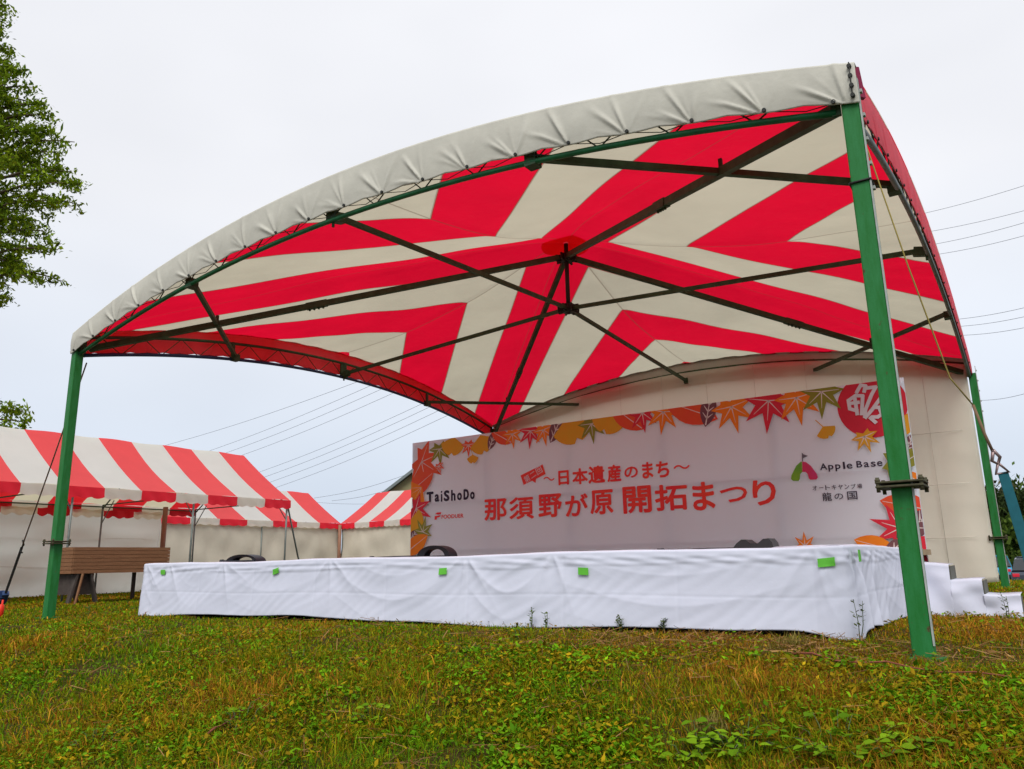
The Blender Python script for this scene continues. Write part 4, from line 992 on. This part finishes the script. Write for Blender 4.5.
fr = [hp(-hw2, 0, gzh-.2), hp(hw2, 0, gzh-.2), hp(hw2, 0, zs), hp(0, 0, zr_-.2), hp(-hw2, 0, zs)]; bk = [hp(-hw2, 7.6, gzh-.2), hp(hw2, 7.6, gzh-.2), hp(hw2, 7.6, zs), hp(0, 7.6, zr_-.2), hp(-hw2, 7.6, zs)]
fv = [bm.verts.new(p) for p in fr]; bv = [bm.verts.new(p) for p in bk]; bm.faces.new(fv); bm.faces.new(bv[::-1])
for i in range(5): bm.faces.new((fv[i], fv[(i+1) % 5], bv[(i+1) % 5], bv[i]))
bm_done(bm, 'wall', MT['housewall'], house)
for q in (-1.2, 1.0):
    bm = bm_new(); c0 = Vector(hp(q, -.03, gzh+1.5)); box(bm, c0, (1.1, .08, 1.0), Matrix((rx, fy, Vector((0, 0, 1)))).transposed()); bm_done(bm, 'window', MT['glass'], house)

# ------------------------------------------------------------------ parked cars at the far right
def car(px, py, dist, rz, paint, label, kind):
    c_ = Vector(atd(px, py, dist)); zg = float(gz(c_.x, c_.y)); base_ = Vector((c_.x, c_.y, zg))
    root = empty('parked_car', tuple(base_), rz, label=label, cat='car', group='cars parked on the grass')
    def put(bm, name, m, par=root, smooth=False):
        bmesh.ops.recalc_face_normals(bm, faces=bm.faces); me = bpy.data.meshes.new(name); bm.to_mesh(me); bm.free()
        o = bpy.data.objects.new(name, me); COL.objects.link(o); me.materials.append(m); o.parent = par; return o
    Ln, Wd = 4.2, 1.7; hgt = 1.5 if kind == 'van' else 1.45
    sec = [(-2.1, .35, .75, .92), (-1.95, .28, .88, 1.0), (-1.2, .25, .95, 1.0), (0, .25, .95, 1.0), (1.2, .25, .92, 1.0), (1.95, .28, .85, .98), (2.1, .38, .72, .9)]
    bm = bm_new(); rings = []
    for x, z0, z1, wf in sec:
        w2 = Wd/2*wf; rings.append([bm.verts.new(p) for p in ((x, -w2, z0), (x, -w2*1.0, (z0+z1)/2), (x, -w2*.96, z1), (x, w2*.96, z1), (x, w2, (z0+z1)/2), (x, w2, z0))])
    for a_, b_ in zip(rings[:-1], rings[1:]):
        for k_ in range(6): bm.faces.new((a_[k_], a_[(k_+1) % 6], b_[(k_+1) % 6], b_[k_]))
    bm.faces.new(rings[0]); bm.faces.new(rings[-1][::-1]); bmesh.ops.bevel(bm, geom=bm.edges[:], offset=.02, segments=1, affect='EDGES')
    put(bm, 'body', paint)
    bm = bm_new(); rings = []
    for x, z0, z1, wf in ((-1.95, .9, .94, .86), (-1.55, .9, hgt-.06, .76), (-1.0, .9, hgt, .74), (.3, .9, hgt, .74), (.75, .9, hgt-.1, .76), (1.35, .88, .95, .86)):
        w2 = Wd/2; rings.append([bm.verts.new(p) for p in ((x, -w2*.95, z0), (x, -w2*wf, z1), (x, w2*wf, z1), (x, w2*.95, z0))])
    for a_, b_ in zip(rings[:-1], rings[1:]):
        for k_ in range(4): bm.faces.new((a_[k_], a_[(k_+1) % 4], b_[(k_+1) % 4], b_[k_]))
    put(bm, 'windows', MT['glass'])
    bm = bm_new(); box(bm, (-.35, 0, hgt+.015), (1.5, Wd*.72, .05), bev=.015)
    for sg_ in (-1, 1):
        for xx in (-1.0, -.15, .65): bar(bm, (xx, sg_*Wd/2*.95, .92), (xx-.02, sg_*Wd/2*.77, hgt), .07, .03)
    put(bm, 'roof', paint)
    for x in (-1.3, 1.3):
        for sg_ in (-1, 1):
            bm = bm_new(); tube(bm, [(x, sg_*.72, .32), (x, sg_*.86, .32)], .32, 20); wh = put(bm, 'wheel', MT['black'])
            bm = bm_new(); tube(bm, [(x, sg_*.855, .32), (x, sg_*.875, .32)], .19, 14); put(bm, 'rim', MT['galv'], wh)
    for sg_ in (-1, 1):
        bm = bm_new(); box(bm, (-2.08, sg_*.62, .72), (.06, .28, .16), bev=.02); put(bm, 'tail_light', PR['red'])
        bm = bm_new(); box(bm, (2.06, sg_*.6, .66), (.06, .3, .14), bev=.02); put(bm, 'headlight', PR['white'])
    bm = bm_new(); box(bm, (-2.13, 0, .52), (.02, .33, .17)); put(bm, 'number_plate', mat('yellow_plate', (.6, .35, .01)))
    bm = bm_new(); box(bm, (2.12, 0, .5), (.02, .33, .17)); put(bm, 'number_plate', PR['white'])
    bm = bm_new(); box(bm, (-2.1, 0, .42), (.10, 1.5, .16), bev=.03); box(bm, (2.1, 0, .42), (.10, 1.5, .16), bev=.03); put(bm, 'bumper', MT['black'])
car(1037, 575, 36, math.radians(86), mat('dark_grey_car_paint', (.05, .06, .08), .3, .05), 'dark grey car with a yellow number plate parked right of the rear green post', 'van')
car(996, 574, 44, math.radians(92), mat('light_blue_car_paint', (.05, .28, .45), .3, .05), 'light blue car parked just left of the rear green post', 'van')

# ------------------------------------------------------------------ foliage
def leaves_mesh(name, C, size, col, parent=None, base=None, flat=0.5, tri=False):
    """C (n,3) centres, size (n,), col (n,3)"""
    nL = len(C); a = rng.uniform(0, 2*np.pi, nL); tilt = rng.normal(0, flat, (nL, 2))
    ux = np.stack([np.cos(a), np.sin(a), tilt[:, 0]], -1); vx = np.stack([-np.sin(a), np.cos(a), tilt[:, 1]], -1)
    s = size[:, None]
    V = np.stack([C-ux*s*.6, C-vx*s*.32, C+ux*s*.6, C+vx*s*.32], 1).reshape(-1, 3)
    return quads(name, V, np.repeat(col, 4, 0), parent, base)
def quads(name, V, colv, parent=None, base=None, nv=4):
    nF = len(V)//nv; me = bpy.data.meshes.new(name)
    me.vertices.add(len(V)); me.vertices.foreach_set('co', V.astype(np.float32).ravel())
    me.loops.add(len(V)); me.loops.foreach_set('vertex_index', np.arange(len(V), dtype=np.int32))
    me.polygons.add(nF); me.polygons.foreach_set('loop_start', np.arange(0, len(V), nv, dtype=np.int32))
    me.update(calc_edges=True)
    ca = me.color_attributes.new('Col', 'FLOAT_COLOR', 'POINT')
    cc = np.ones((len(V), 4), np.float32); cc[:, :3] = colv; ca.data.foreach_set('color', cc.ravel())
    return link(name, me, MT['leaf'], parent, False, base)
def hue(c1, c2, nL, jit=.25):
    t = rng.uniform(0, 1, (nL, 1)); c = np.array(c1)*(1-t)+np.array(c2)*t
    return np.clip(c*(1+rng.normal(0, jit, (nL, 1))), .003, 1)
# left tree (trunk out of frame)
TD = 18.0
tb0 = atd(-95, 560, TD); tz0 = float(gz(tb0[0], tb0[1])); T0 = Vector((tb0[0], tb0[1], tz0))
tree = empty('tree', tuple(T0), label='tall green tree reaching in at the upper left edge', cat='tree')
rgt = np.array([R_[0], R_[1], 0]); rgt /= np.linalg.norm(rgt); fwd = np.array([-rgt[1], rgt[0], 0])
Htr = atd(0, -110, TD)[2]
bm = bm_new(); tube(bm, [T0+Vector((0, 0, -.2)), T0+Vector((0, 0, 2)), T0+Vector((.1, .1, 7)), T0+Vector((0, 0.1, Htr-1)), T0+Vector((0, 0, Htr+1.2))], [.30, .24, .16, .07, .01], 10)
tips = [(425, 20), (404, 25), (385, -30), (355, -45), (325, -40), (300, -40), (268, 12), (250, 40), (232, 24), (218, 64), (196, 50), (182, 30), (160, 62), (138, 80), (122, 70), (98, 52), (84, 69), (70, 45), (50, 36), (36, 30), (12, 12), (-10, 4), (-40, -20), (-70, -40), (-100, -60)]
LC = []; LS = []
def branch(p0, p1, droop, dens, thick):
    pts = []
    for i in range(7):
        t = i/6; q = p0+(p1-p0)*t; q = q+np.array([0, 0, droop*math.sin(t*math.pi)]); pts.append(q)
    tube(bm, [Vector(q) for q in pts], [thick*(1-.85*i/6)+.004 for i in range(7)], 5)
    Ln_ = np.linalg.norm(p1-p0); nn_ = int(dens*Ln_)
    d_ = (p1-p0)/Ln_; sd_ = np.array([-d_[1], d_[0], 0])
    for k_ in range(nn_):
        t = rng.uniform(.15, 1.0)**.8; q = p0+(p1-p0)*t+np.array([0, 0, droop*math.sin(t*math.pi)])
        wdt = .60*(1-t*.93)*rng.uniform(.3, 1); sg_ = rng.choice([-1, 1])
        tw = q+sd_*sg_*wdt*rng.uniform(.2, 1.1)+d_*wdt*.5+np.array([0, 0, rng.normal(0, .08)])
        m_ = rng.integers(14, 26)
        LC.append(tw+rng.normal(0, 1, (m_, 3))*np.array([.11, .11, .06])+np.array([0, 0, -.02])); LS.append(rng.uniform(.055, .11, m_))
for ty, tx in tips:
    q = atd(tx, ty, TD); z = q[2]; reach = max(.5, (tx+95)/FPX*TD-(.92 if ty < 300 else .35))
    for k_ in range(9):
        an = 2*math.pi*k_/9+rng.uniform(-.3, .3)*(k_ > 0); rc = reach-.12 if k_ == 0 else reach*rng.uniform(.55, .95)
        dirv = rgt*math.cos(an)+fwd*math.sin(an)
        if k_ and dirv@rgt > .8: rc = min(rc, reach*.85)
        zz = z+(rng.uniform(-.25, .25) if k_ else 0)
        p1 = np.array([T0.x, T0.y, zz])+dirv*rc; p0 = np.array([T0.x, T0.y, zz-.25*rc])
        branch(p0, p1, .12*rc, (10 if k_ == 0 else 6) if dirv@rgt > 0 else 4, .05)
bm_done(bm, 'trunk', MT['bark'], tree)
C_ = np.concatenate(LC); S2 = np.concatenate(LS)
leaves_mesh('crown', C_, S2, hue((.09, .17, .010), (.27, .37, .02), len(C_)), tree, flat=.8)
print('tree leaves', len(C_))
# far trees on the right and behind
def far_tree(x, y, h, rad, label, c1, c2, nL=5000):
    zg = float(gz(x, y)); root = empty('tree', (x, y, zg), label=label, cat='tree', group='trees beyond the parked cars')
    bm = bm_new(); tube(bm, [(x, y, zg-.2), (x+.1, y, zg+h*.5), (x, y, zg+h*.9)], [h*.03, h*.02, .02], 7)
    cl = []
    for k_ in range(26):
        an = rng.uniform(0, 6.28); el = rng.uniform(.12, 1); rr = rad*rng.uniform(.3, .9)*math.sin(min(1, (1.15-el)*1.6)*math.pi/2)
        c_ = np.array([x+rr*math.cos(an), y+rr*math.sin(an), zg+h*el*.93]); cl.append(c_)
        tube(bm, [(x, y, zg+h*el*.6), tuple(c_)], [.06, .015], 4)
    bm_done(bm, 'trunk', MT['bark'], root)
    cl = np.array(cl); id_ = rng.integers(0, len(cl), nL); s_ = rad*.27
    C2 = cl[id_]+rng.normal(0, 1, (nL, 3))*np.array([s_, s_, s_*.8]); C2[:, 2] = np.maximum(C2[:, 2], zg+.1)
    leaves_mesh('crown', C2, rng.uniform(.15, .38, nL), hue(c1, c2, nL), root, flat=1.0)
kinds = [('dark', (.02, .035, .012), (.05, .075, .02)), ('brownish', (.05, .04, .02), (.09, .08, .03)), ('mid green', (.04, .08, .015), (.09, .14, .02))]
spec = [(985, 62, 6.4, 2.6, 1), (1001, 58, 6.0, 2.4, 0), (1015, 60, 6.5, 2.8, 1), (1030, 57, 6.2, 2.6, 0), (1050, 60, 7, 3, 2), (1080, 58, 6.5, 3, 0), (1010, 48, 3.2, 1.9, 2), (1027, 47, 3.4, 2.2, 2), (960, 60, 4.0, 2.6, 0), (1120, 60, 7.5, 3, 1)]
where = ['tallest brownish tree seen left of the rear green post', 'dark tree right behind the rear green post', 'brownish tree right of the rear green post above the cars', 'dark tree at the right edge behind the teal strap',
         'mid green tree beyond the right edge, behind the dark car', 'dark tree far out beyond the right edge', 'small bright green bush behind the rear green post', 'small bright green bush above the dark grey car', 'dark tree hidden behind the cream back curtain', 'brownish tree at the far right end of the tree line']
for (px, d_, h, rad, kd), wh in zip(spec, where):
    q = atd(px, 560, d_); far_tree(q[0], q[1], h, rad, wh, kinds[kd][1], kinds[kd][2], 4200)
for i, (px, d_) in enumerate(((-40, 60), (120, 75), (300, 80), (600, 85), (760, 80), (880, 70))):
    q = atd(px, 560, d_); far_tree(q[0], q[1], 3.2, 2.8, ['low dark tree hidden behind the nearest striped tent', 'low dark tree hidden behind the middle striped tent', 'low dark tree hidden behind the farthest striped tent', 'low dark tree hidden behind the middle of the banner', 'low dark tree hidden behind the right half of the banner', 'low dark tree hidden behind the red round emblem'][i], kinds[0][1], kinds[0][2], 2500)

# ------------------------------------------------------------------ grass and ground cover
def patch(x, y, f, s=0): return bumps(x+s, y-s, f, 5)
def clear(x, y):
    """True where grass may grow (outside the stage)"""
    return ~((x > SX0+.0) & (x < SX1+.02) & (y > SY0+.0) & (y < SY1)) & ~((x > -.46) & (x < .4) & (y > 3.0) & (y < 4.1))
nB = 720000
az = rng.uniform(-math.radians(42), math.radians(42), nB)+YAW
rr = np.exp(rng.uniform(math.log(1.7), math.log(26), nB))
bx = CAM[0]+np.sin(az)*rr; by = CAM[1]+np.cos(az)*rr
k_ = clear(bx, by); bx, by, rr = bx[k_], by[k_], rr[k_]
pa = patch(bx, by, 1.7); pb2 = patch(bx, by, 5.0, 4)
keep = rng.uniform(0, 1, len(bx)) < np.clip(.75+.6*pb2+.2*pa, .22, 1); bx, by, rr, pa, pb2 = bx[keep], by[keep], rr[keep], pa[keep], pb2[keep]
nB = len(bx); bz = gz(bx, by)
hgt = rng.gamma(3, .0125, nB)*(1+.45*pa+.35*pb2)+.010; hgt *= np.where(by > -.9, .52, 1.0); hgt = np.clip(hgt, .012, .13)
wid = np.clip(.0016*rr/3.0, .0011, .010)*rng.uniform(.7, 1.5, nB)
an = rng.uniform(0, 2*np.pi, nB); lean = rng.uniform(.2, 1.5, nB)
ld = rng.uniform(0, 2*np.pi, nB); lx, ly = np.cos(ld)*lean*hgt, np.sin(ld)*lean*hgt
wx, wy = np.cos(an)*wid, np.sin(an)*wid
V = np.zeros((nB, 3, 3, 3)); root_ = np.stack([bx, by, bz-.005], -1); mid = np.stack([bx+lx*.35, by+ly*.35, bz+hgt*.6], -1); tip = np.stack([bx+lx, by+ly, bz+hgt*(1-.30*lean)], -1)
W3 = np.stack([wx, wy, np.zeros(nB)], -1)
V[:, 0, 0] = root_-W3; V[:, 0, 1] = root_+W3; V[:, 0, 2] = mid+W3*.8
V[:, 1, 0] = root_-W3; V[:, 1, 1] = mid+W3*.8; V[:, 1, 2] = mid-W3*.8
V[:, 2, 0] = mid-W3*.8; V[:, 2, 1] = mid+W3*.8; V[:, 2, 2] = tip
dry = np.clip(.40+.42*pa+.30*sstep(-3.5, .8, bx)*sstep(-2.6, .2, by)+rng.normal(0, .28, nB)-.25*sstep(3, 8, by), 0, 1)[:, None]
green = hue((.055, .15, .003), (.18, .31, .005), nB, .25); straw = hue((.22, .085, .005), (.52, .25, .025), nB, .3)
olive = hue((.15, .17, .003), (.32, .29, .006), nB, .25)
colr = np.where(dry > .66, straw, np.where(dry > .30, olive, green))
o = quads('grass', V.reshape(-1, 3), np.repeat(colr, 9, 0), nv=3, base=(0, 0, 0)); tag(o, 'short olive and brown grass covering the bank and the field', 'grass', kind='stuff')
# broad-leaved weeds in patches
nC = 27000
az = rng.uniform(-math.radians(42), math.radians(42), nC)+YAW; rr = np.exp(rng.uniform(math.log(1.8), math.log(11), nC))
cx_ = CAM[0]+np.sin(az)*rr; cy_ = CAM[1]+np.cos(az)*rr
pw = patch(cx_, cy_, 2.4, 9)+.25*patch(cx_, cy_, 7, 2); k_ = (pw > rng.normal(.05, .26, nC)) & clear(cx_, cy_) & ((cy_ < -.4) | (rng.uniform(0, 1, nC) < .12)); cx_, cy_, rr = cx_[k_], cy_[k_], rr[k_]
CC = []; SZS = []; CL = []
for x, y, r_ in zip(cx_, cy_, rr):
    m_ = rng.integers(7, 18); sp_ = rng.uniform(.03, .08); d_ = rng.normal(0, 1, (m_, 2))*sp_
    px_c = x+d_[:, 0]; py_c = y+d_[:, 1]
    CC.append(np.stack([px_c, py_c, gz(px_c, py_c)+rng.uniform(.012, .055, m_)], -1)); SZS.append(rng.uniform(.012, .030, m_)*rng.uniform(.7, 1.3)); CL.append(hue(*(((.08, .22, .003), (.19, .40, .008)) if rng.uniform() < .55 else ((.17, .17, .003), (.40, .26, .008))), 1, .15)*np.clip(rng.normal(.85, .22, (m_, 1)), .5, 1.5))
o = leaves_mesh('weed_cover', np.concatenate(CC), np.concatenate(SZS), np.concatenate(CL), base=(0, 0, 0), flat=.45); tag(o, 'bright green clover and small broad-leaved weeds in the grass', 'weeds', kind='stuff')
print('grass', nB, 'weeds', len(cx_))
# dead stems and straw
nS = 3000
az = rng.uniform(-math.radians(42), math.radians(42), nS)+YAW; rr = np.exp(rng.uniform(math.log(1.8), math.log(9), nS)); x = CAM[0]+np.sin(az)*rr; y = CAM[1]+np.cos(az)*rr
extra = 900; x = np.concatenate([x, rng.normal(-1.0, .9, extra)]); y = np.concatenate([y, rng.normal(.05, .28, extra)]); rr = np.concatenate([rr, np.full(extra, 4.6)])
k_ = clear(x, y); x, y, rr = x[k_], y[k_], rr[k_]; nS = len(x)
a = rng.uniform(0, 6.28, nS); Ls = rng.uniform(.04, .20, nS); z = gz(x, y)+rng.uniform(.01, .05, nS)
dx, dy, dz_ = np.cos(a)*Ls/2, np.sin(a)*Ls/2, rng.normal(0, .02, nS); wv = .0014*np.clip(rr/3, .8, 2)
p = np.stack([x, y, z], -1); d3 = np.stack([dx, dy, dz_], -1); wq = np.stack([-np.sin(a)*wv, np.cos(a)*wv, np.zeros(nS)+wv*.6], -1)
V = np.stack([p-d3-wq, p+d3-wq, p+d3+wq, p-d3+wq], 1).reshape(-1, 3)
o = quads('straw', V, np.repeat(hue((.13, .06, .02), (.34, .20, .08), nS), 4, 0), base=(0, 0, 0)); tag(o, 'dry straw and cut stems lying on the grass', 'straw', kind='stuff')

# individual plants one can point at
def leaf_tri(o_, d_, side, L_, W_):
    return [o_, o_+d_*L_*.5+side*W_, o_+d_*L_, o_+d_*L_*.5-side*W_]
def vine_plant(x, y, label, nleaf, spread, ls):
    z0 = float(gz(x, y)); root = empty('broad_leaf_plant', (x, y, z0), label=label, cat='weed', group='larger broad-leaved weeds on the bank')
    bm = bm_new(); V = []; cl = []
    for k_ in range(nleaf):
        an = rng.uniform(0, 6.28); r_ = spread*math.sqrt(rng.uniform(0, 1)); hz = rng.uniform(.03, .09)
        c_ = np.array([x+r_*math.cos(an), y+r_*math.sin(an), 0]); c_[2] = float(gz(c_[0], c_[1]))+hz
        b0 = np.array([x+r_*.5*math.cos(an), y+r_*.5*math.sin(an), float(gz(x, y))-.01])
        tube(bm, [b0, (b0+c_)/2+np.array([0, 0, .03]), c_], [.003, .0025, .0015], 4)
        colk = hue((.09, .20, .005), (.19, .33, .010), 1, .15)[0]
        for q in (0, 2.1, -2.1):
            a_ = an+q+rng.normal(0, .15); d_ = np.array([math.cos(a_), math.sin(a_), rng.uniform(-.25, .15)]); sd_ = np.array([-math.sin(a_), math.cos(a_), rng.normal(0, .2)])
            s = .82*ls*rng.uniform(.6, 1.2); L_ = s; W_ = s*.36
            o_ = c_+d_*.006; up_ = np.array([0, 0, .1*s])
            pts = [o_, o_+d_*L_*.3+sd_*W_*.95+up_, o_+d_*L_*.65+sd_*W_*.8+up_*.8, o_+d_*L_, o_+d_*L_*.65-sd_*W_*.8+up_*.8, o_+d_*L_*.3-sd_*W_*.95+up_]
            mid = [o_, o_+d_*L_*.3, o_+d_*L_*.65, o_+d_*L_]
            V += [pts[0], pts[1], mid[1], pts[0], pts[1], pts[2], mid[2], mid[1], pts[2], pts[3], mid[2], mid[2]]
            V2 = V[-12:]; V[-12:] = [V2[0], V2[1], V2[2], V2[3], V2[4], V2[5], V2[6], V2[7], V2[8], V2[9], V2[10], V2[11]]
            V += [pts[0], mid[1], pts[5], pts[0], pts[5], mid[1], mid[2], pts[4], pts[4], mid[2], pts[3], pts[3]]
            cl += [colk]*24
    bm_done(bm, 'stem', MT['stem'], root)
    quads('leaves', np.array(V), np.array(cl), root)
vp = [(745, 752, 22, .17, .058, 'bushy broad-leaved weed left of the lower right corner, under the dry grass patch'), (838, 757, 26, .22, .062, 'largest broad-leaved weed low in the right half of the foreground'), (905, 762, 14, .14, .06, 'broad-leaved weed near the bottom right corner'), (700, 764, 14, .14, .065, 'broad-leaved weed at the bottom edge right of centre'),
      (375, 722, 10, .13, .05, 'broad-leaved weed on the bank left of centre'), (240, 728, 10, .13, .045, 'broad-leaved weed left of the dark hollow on the bank'), (95, 748, 12, .16, .045, 'broad-leaved weed near the bottom left corner'), (300, 660, 7, .12, .04, 'broad-leaved weed in the middle of the left half of the grass'), (525, 640, 8, .14, .04, 'broad-leaved weed just below the middle of the white stage skirt')]
def hit_ground(px, py):
    d = ray(px, py)/FPX; t = .5
    while t < 60:
        q = CAM+d*t
        if q[2] < float(gz(q[0], q[1])): break
        t += .02
    return q
for px, py, n_, spd, ls, lab in vp:
    q = hit_ground(px, py); vine_plant(q[0], q[1], lab, n_, spd, ls)
def tall_weed(px, py, h, label, tuft=False):
    q = hit_ground(px, py); x, y = q[0], q[1]; z0 = float(gz(x, y))
    root = empty('tall_weed', (x, y, z0), label=label, cat='weed', group='tall weeds in front of the stage')
    bm = bm_new(); V = []; cl = []
    if tuft:
        for k_ in range(90):
            an = rng.uniform(0, 6.28); hh_ = h*rng.uniform(.4, 1); le = rng.uniform(.1, .8)*hh_; b0 = np.array([x+rng.normal(0, .035), y+rng.normal(0, .035), z0-.01])
            t_ = b0+np.array([math.cos(an)*le, math.sin(an)*le, hh_]); m_ = (b0+t_)/2+np.array([0, 0, hh_*.12]); sd_ = np.array([-math.sin(an), math.cos(an), 0])*.003
            V += [b0-sd_, b0+sd_, m_+sd_, m_-sd_, m_-sd_, m_+sd_, t_, t_]; cl += [hue((.14, .12, .02), (.30, .24, .07), 1)[0]]*8
        quads('blades', np.array(V), np.array(cl), root)
        bm.free(); return
    for s_ in range(rng.integers(1, 4)):
        an = rng.uniform(0, 6.28); t_ = np.array([x+math.cos(an)*h*.15, y+math.sin(an)*h*.15, z0+h*rng.uniform(.7, 1)]); b0 = np.array([x, y, z0-.02])
        tube(bm, [b0, (b0+t_)/2+np.array([.01, 0, 0]), t_], [.004, .003, .0015], 4)
        for k_ in range(14):
            u2 = rng.uniform(.35, 1); p_ = b0+(t_-b0)*u2; a_ = rng.uniform(0, 6.28); L_ = rng.uniform(.018, .04); d_ = np.array([math.cos(a_), math.sin(a_), .5]); sd_ = np.array([-math.sin(a_), math.cos(a_), 0])
            V += [p_, p_+d_*L_*.5+sd_*L_*.25, p_+d_*L_, p_+d_*L_*.5-sd_*L_*.25]; cl += [hue((.05, .09, .02), (.12, .15, .03), 1)[0]]*4
    bm_done(bm, 'stem', MT['stem'], root); quads('leaves', np.array(V), np.array(cl), root)
for px, py, h, lab, tf in ((556, 630, .17, 'tallest weed standing against the middle of the white stage skirt', 0), (545, 631, .10, 'short weed just left of the tallest weed by the stage skirt', 0), (530, 630, .11, 'feathery weed second left of the tallest weed by the stage skirt', 0), (620, 634, .09, 'small weed against the stage skirt right of centre', 0), (662, 635, .10, 'thin weed against the stage skirt further right', 0),
                           (240, 618, .12, 'thin weed against the left part of the stage skirt', 0), (252, 618, .16, 'taller weed against the left part of the stage skirt', 0), (88, 618, .13, 'dark weed right of the left green post', 0), (792, 650, .13, 'tuft of dry grass in front of the right part of the stage skirt', 1), (775, 655, .09, 'small tuft of dry grass left of the bigger tuft', 1), (1008, 622, .16, 'weed in front of the lowest step', 0), (712, 737, .12, 'clump of reddish brown dry grass in the right foreground', 1), (860, 645, .2, 'thin weed at the right corner of the stage', 0)):
    tall_weed(px, py, h*(1 if tf else 1.45), lab, tf)
# ruddy sticks lying right of the front post
for (a, c, lab) in (((790, 663), (1010, 690), 'long reddish dead stick lying on the dry grass at the right'), ((205, 745), (262, 708), 'short brown dead stick on the bank at the left')):
    A_ = Vector(hit_ground(*a)); C_2 = Vector(hit_ground(*c)); pts = []
    for i in range(9):
        q = A_.lerp(C_2, i/8); q.z = float(gz(q.x, q.y))+.045+.012*math.sin(i*1.9); q.y += .02*math.sin(i*2.3); pts.append(q)
    bm = bm_new(); tube(bm, pts, [.006-.0004*i for i in range(9)], 6); o = bm_done(bm, 'dead_stick', mat('reddish_stick', (.20, .06, .035), .8), base=tuple(A_)); tag(o, lab, 'stick')

# housekeeping: remove the helper flags
for o in bpy.data.objects:
    if '_world' in o: del o['_world']
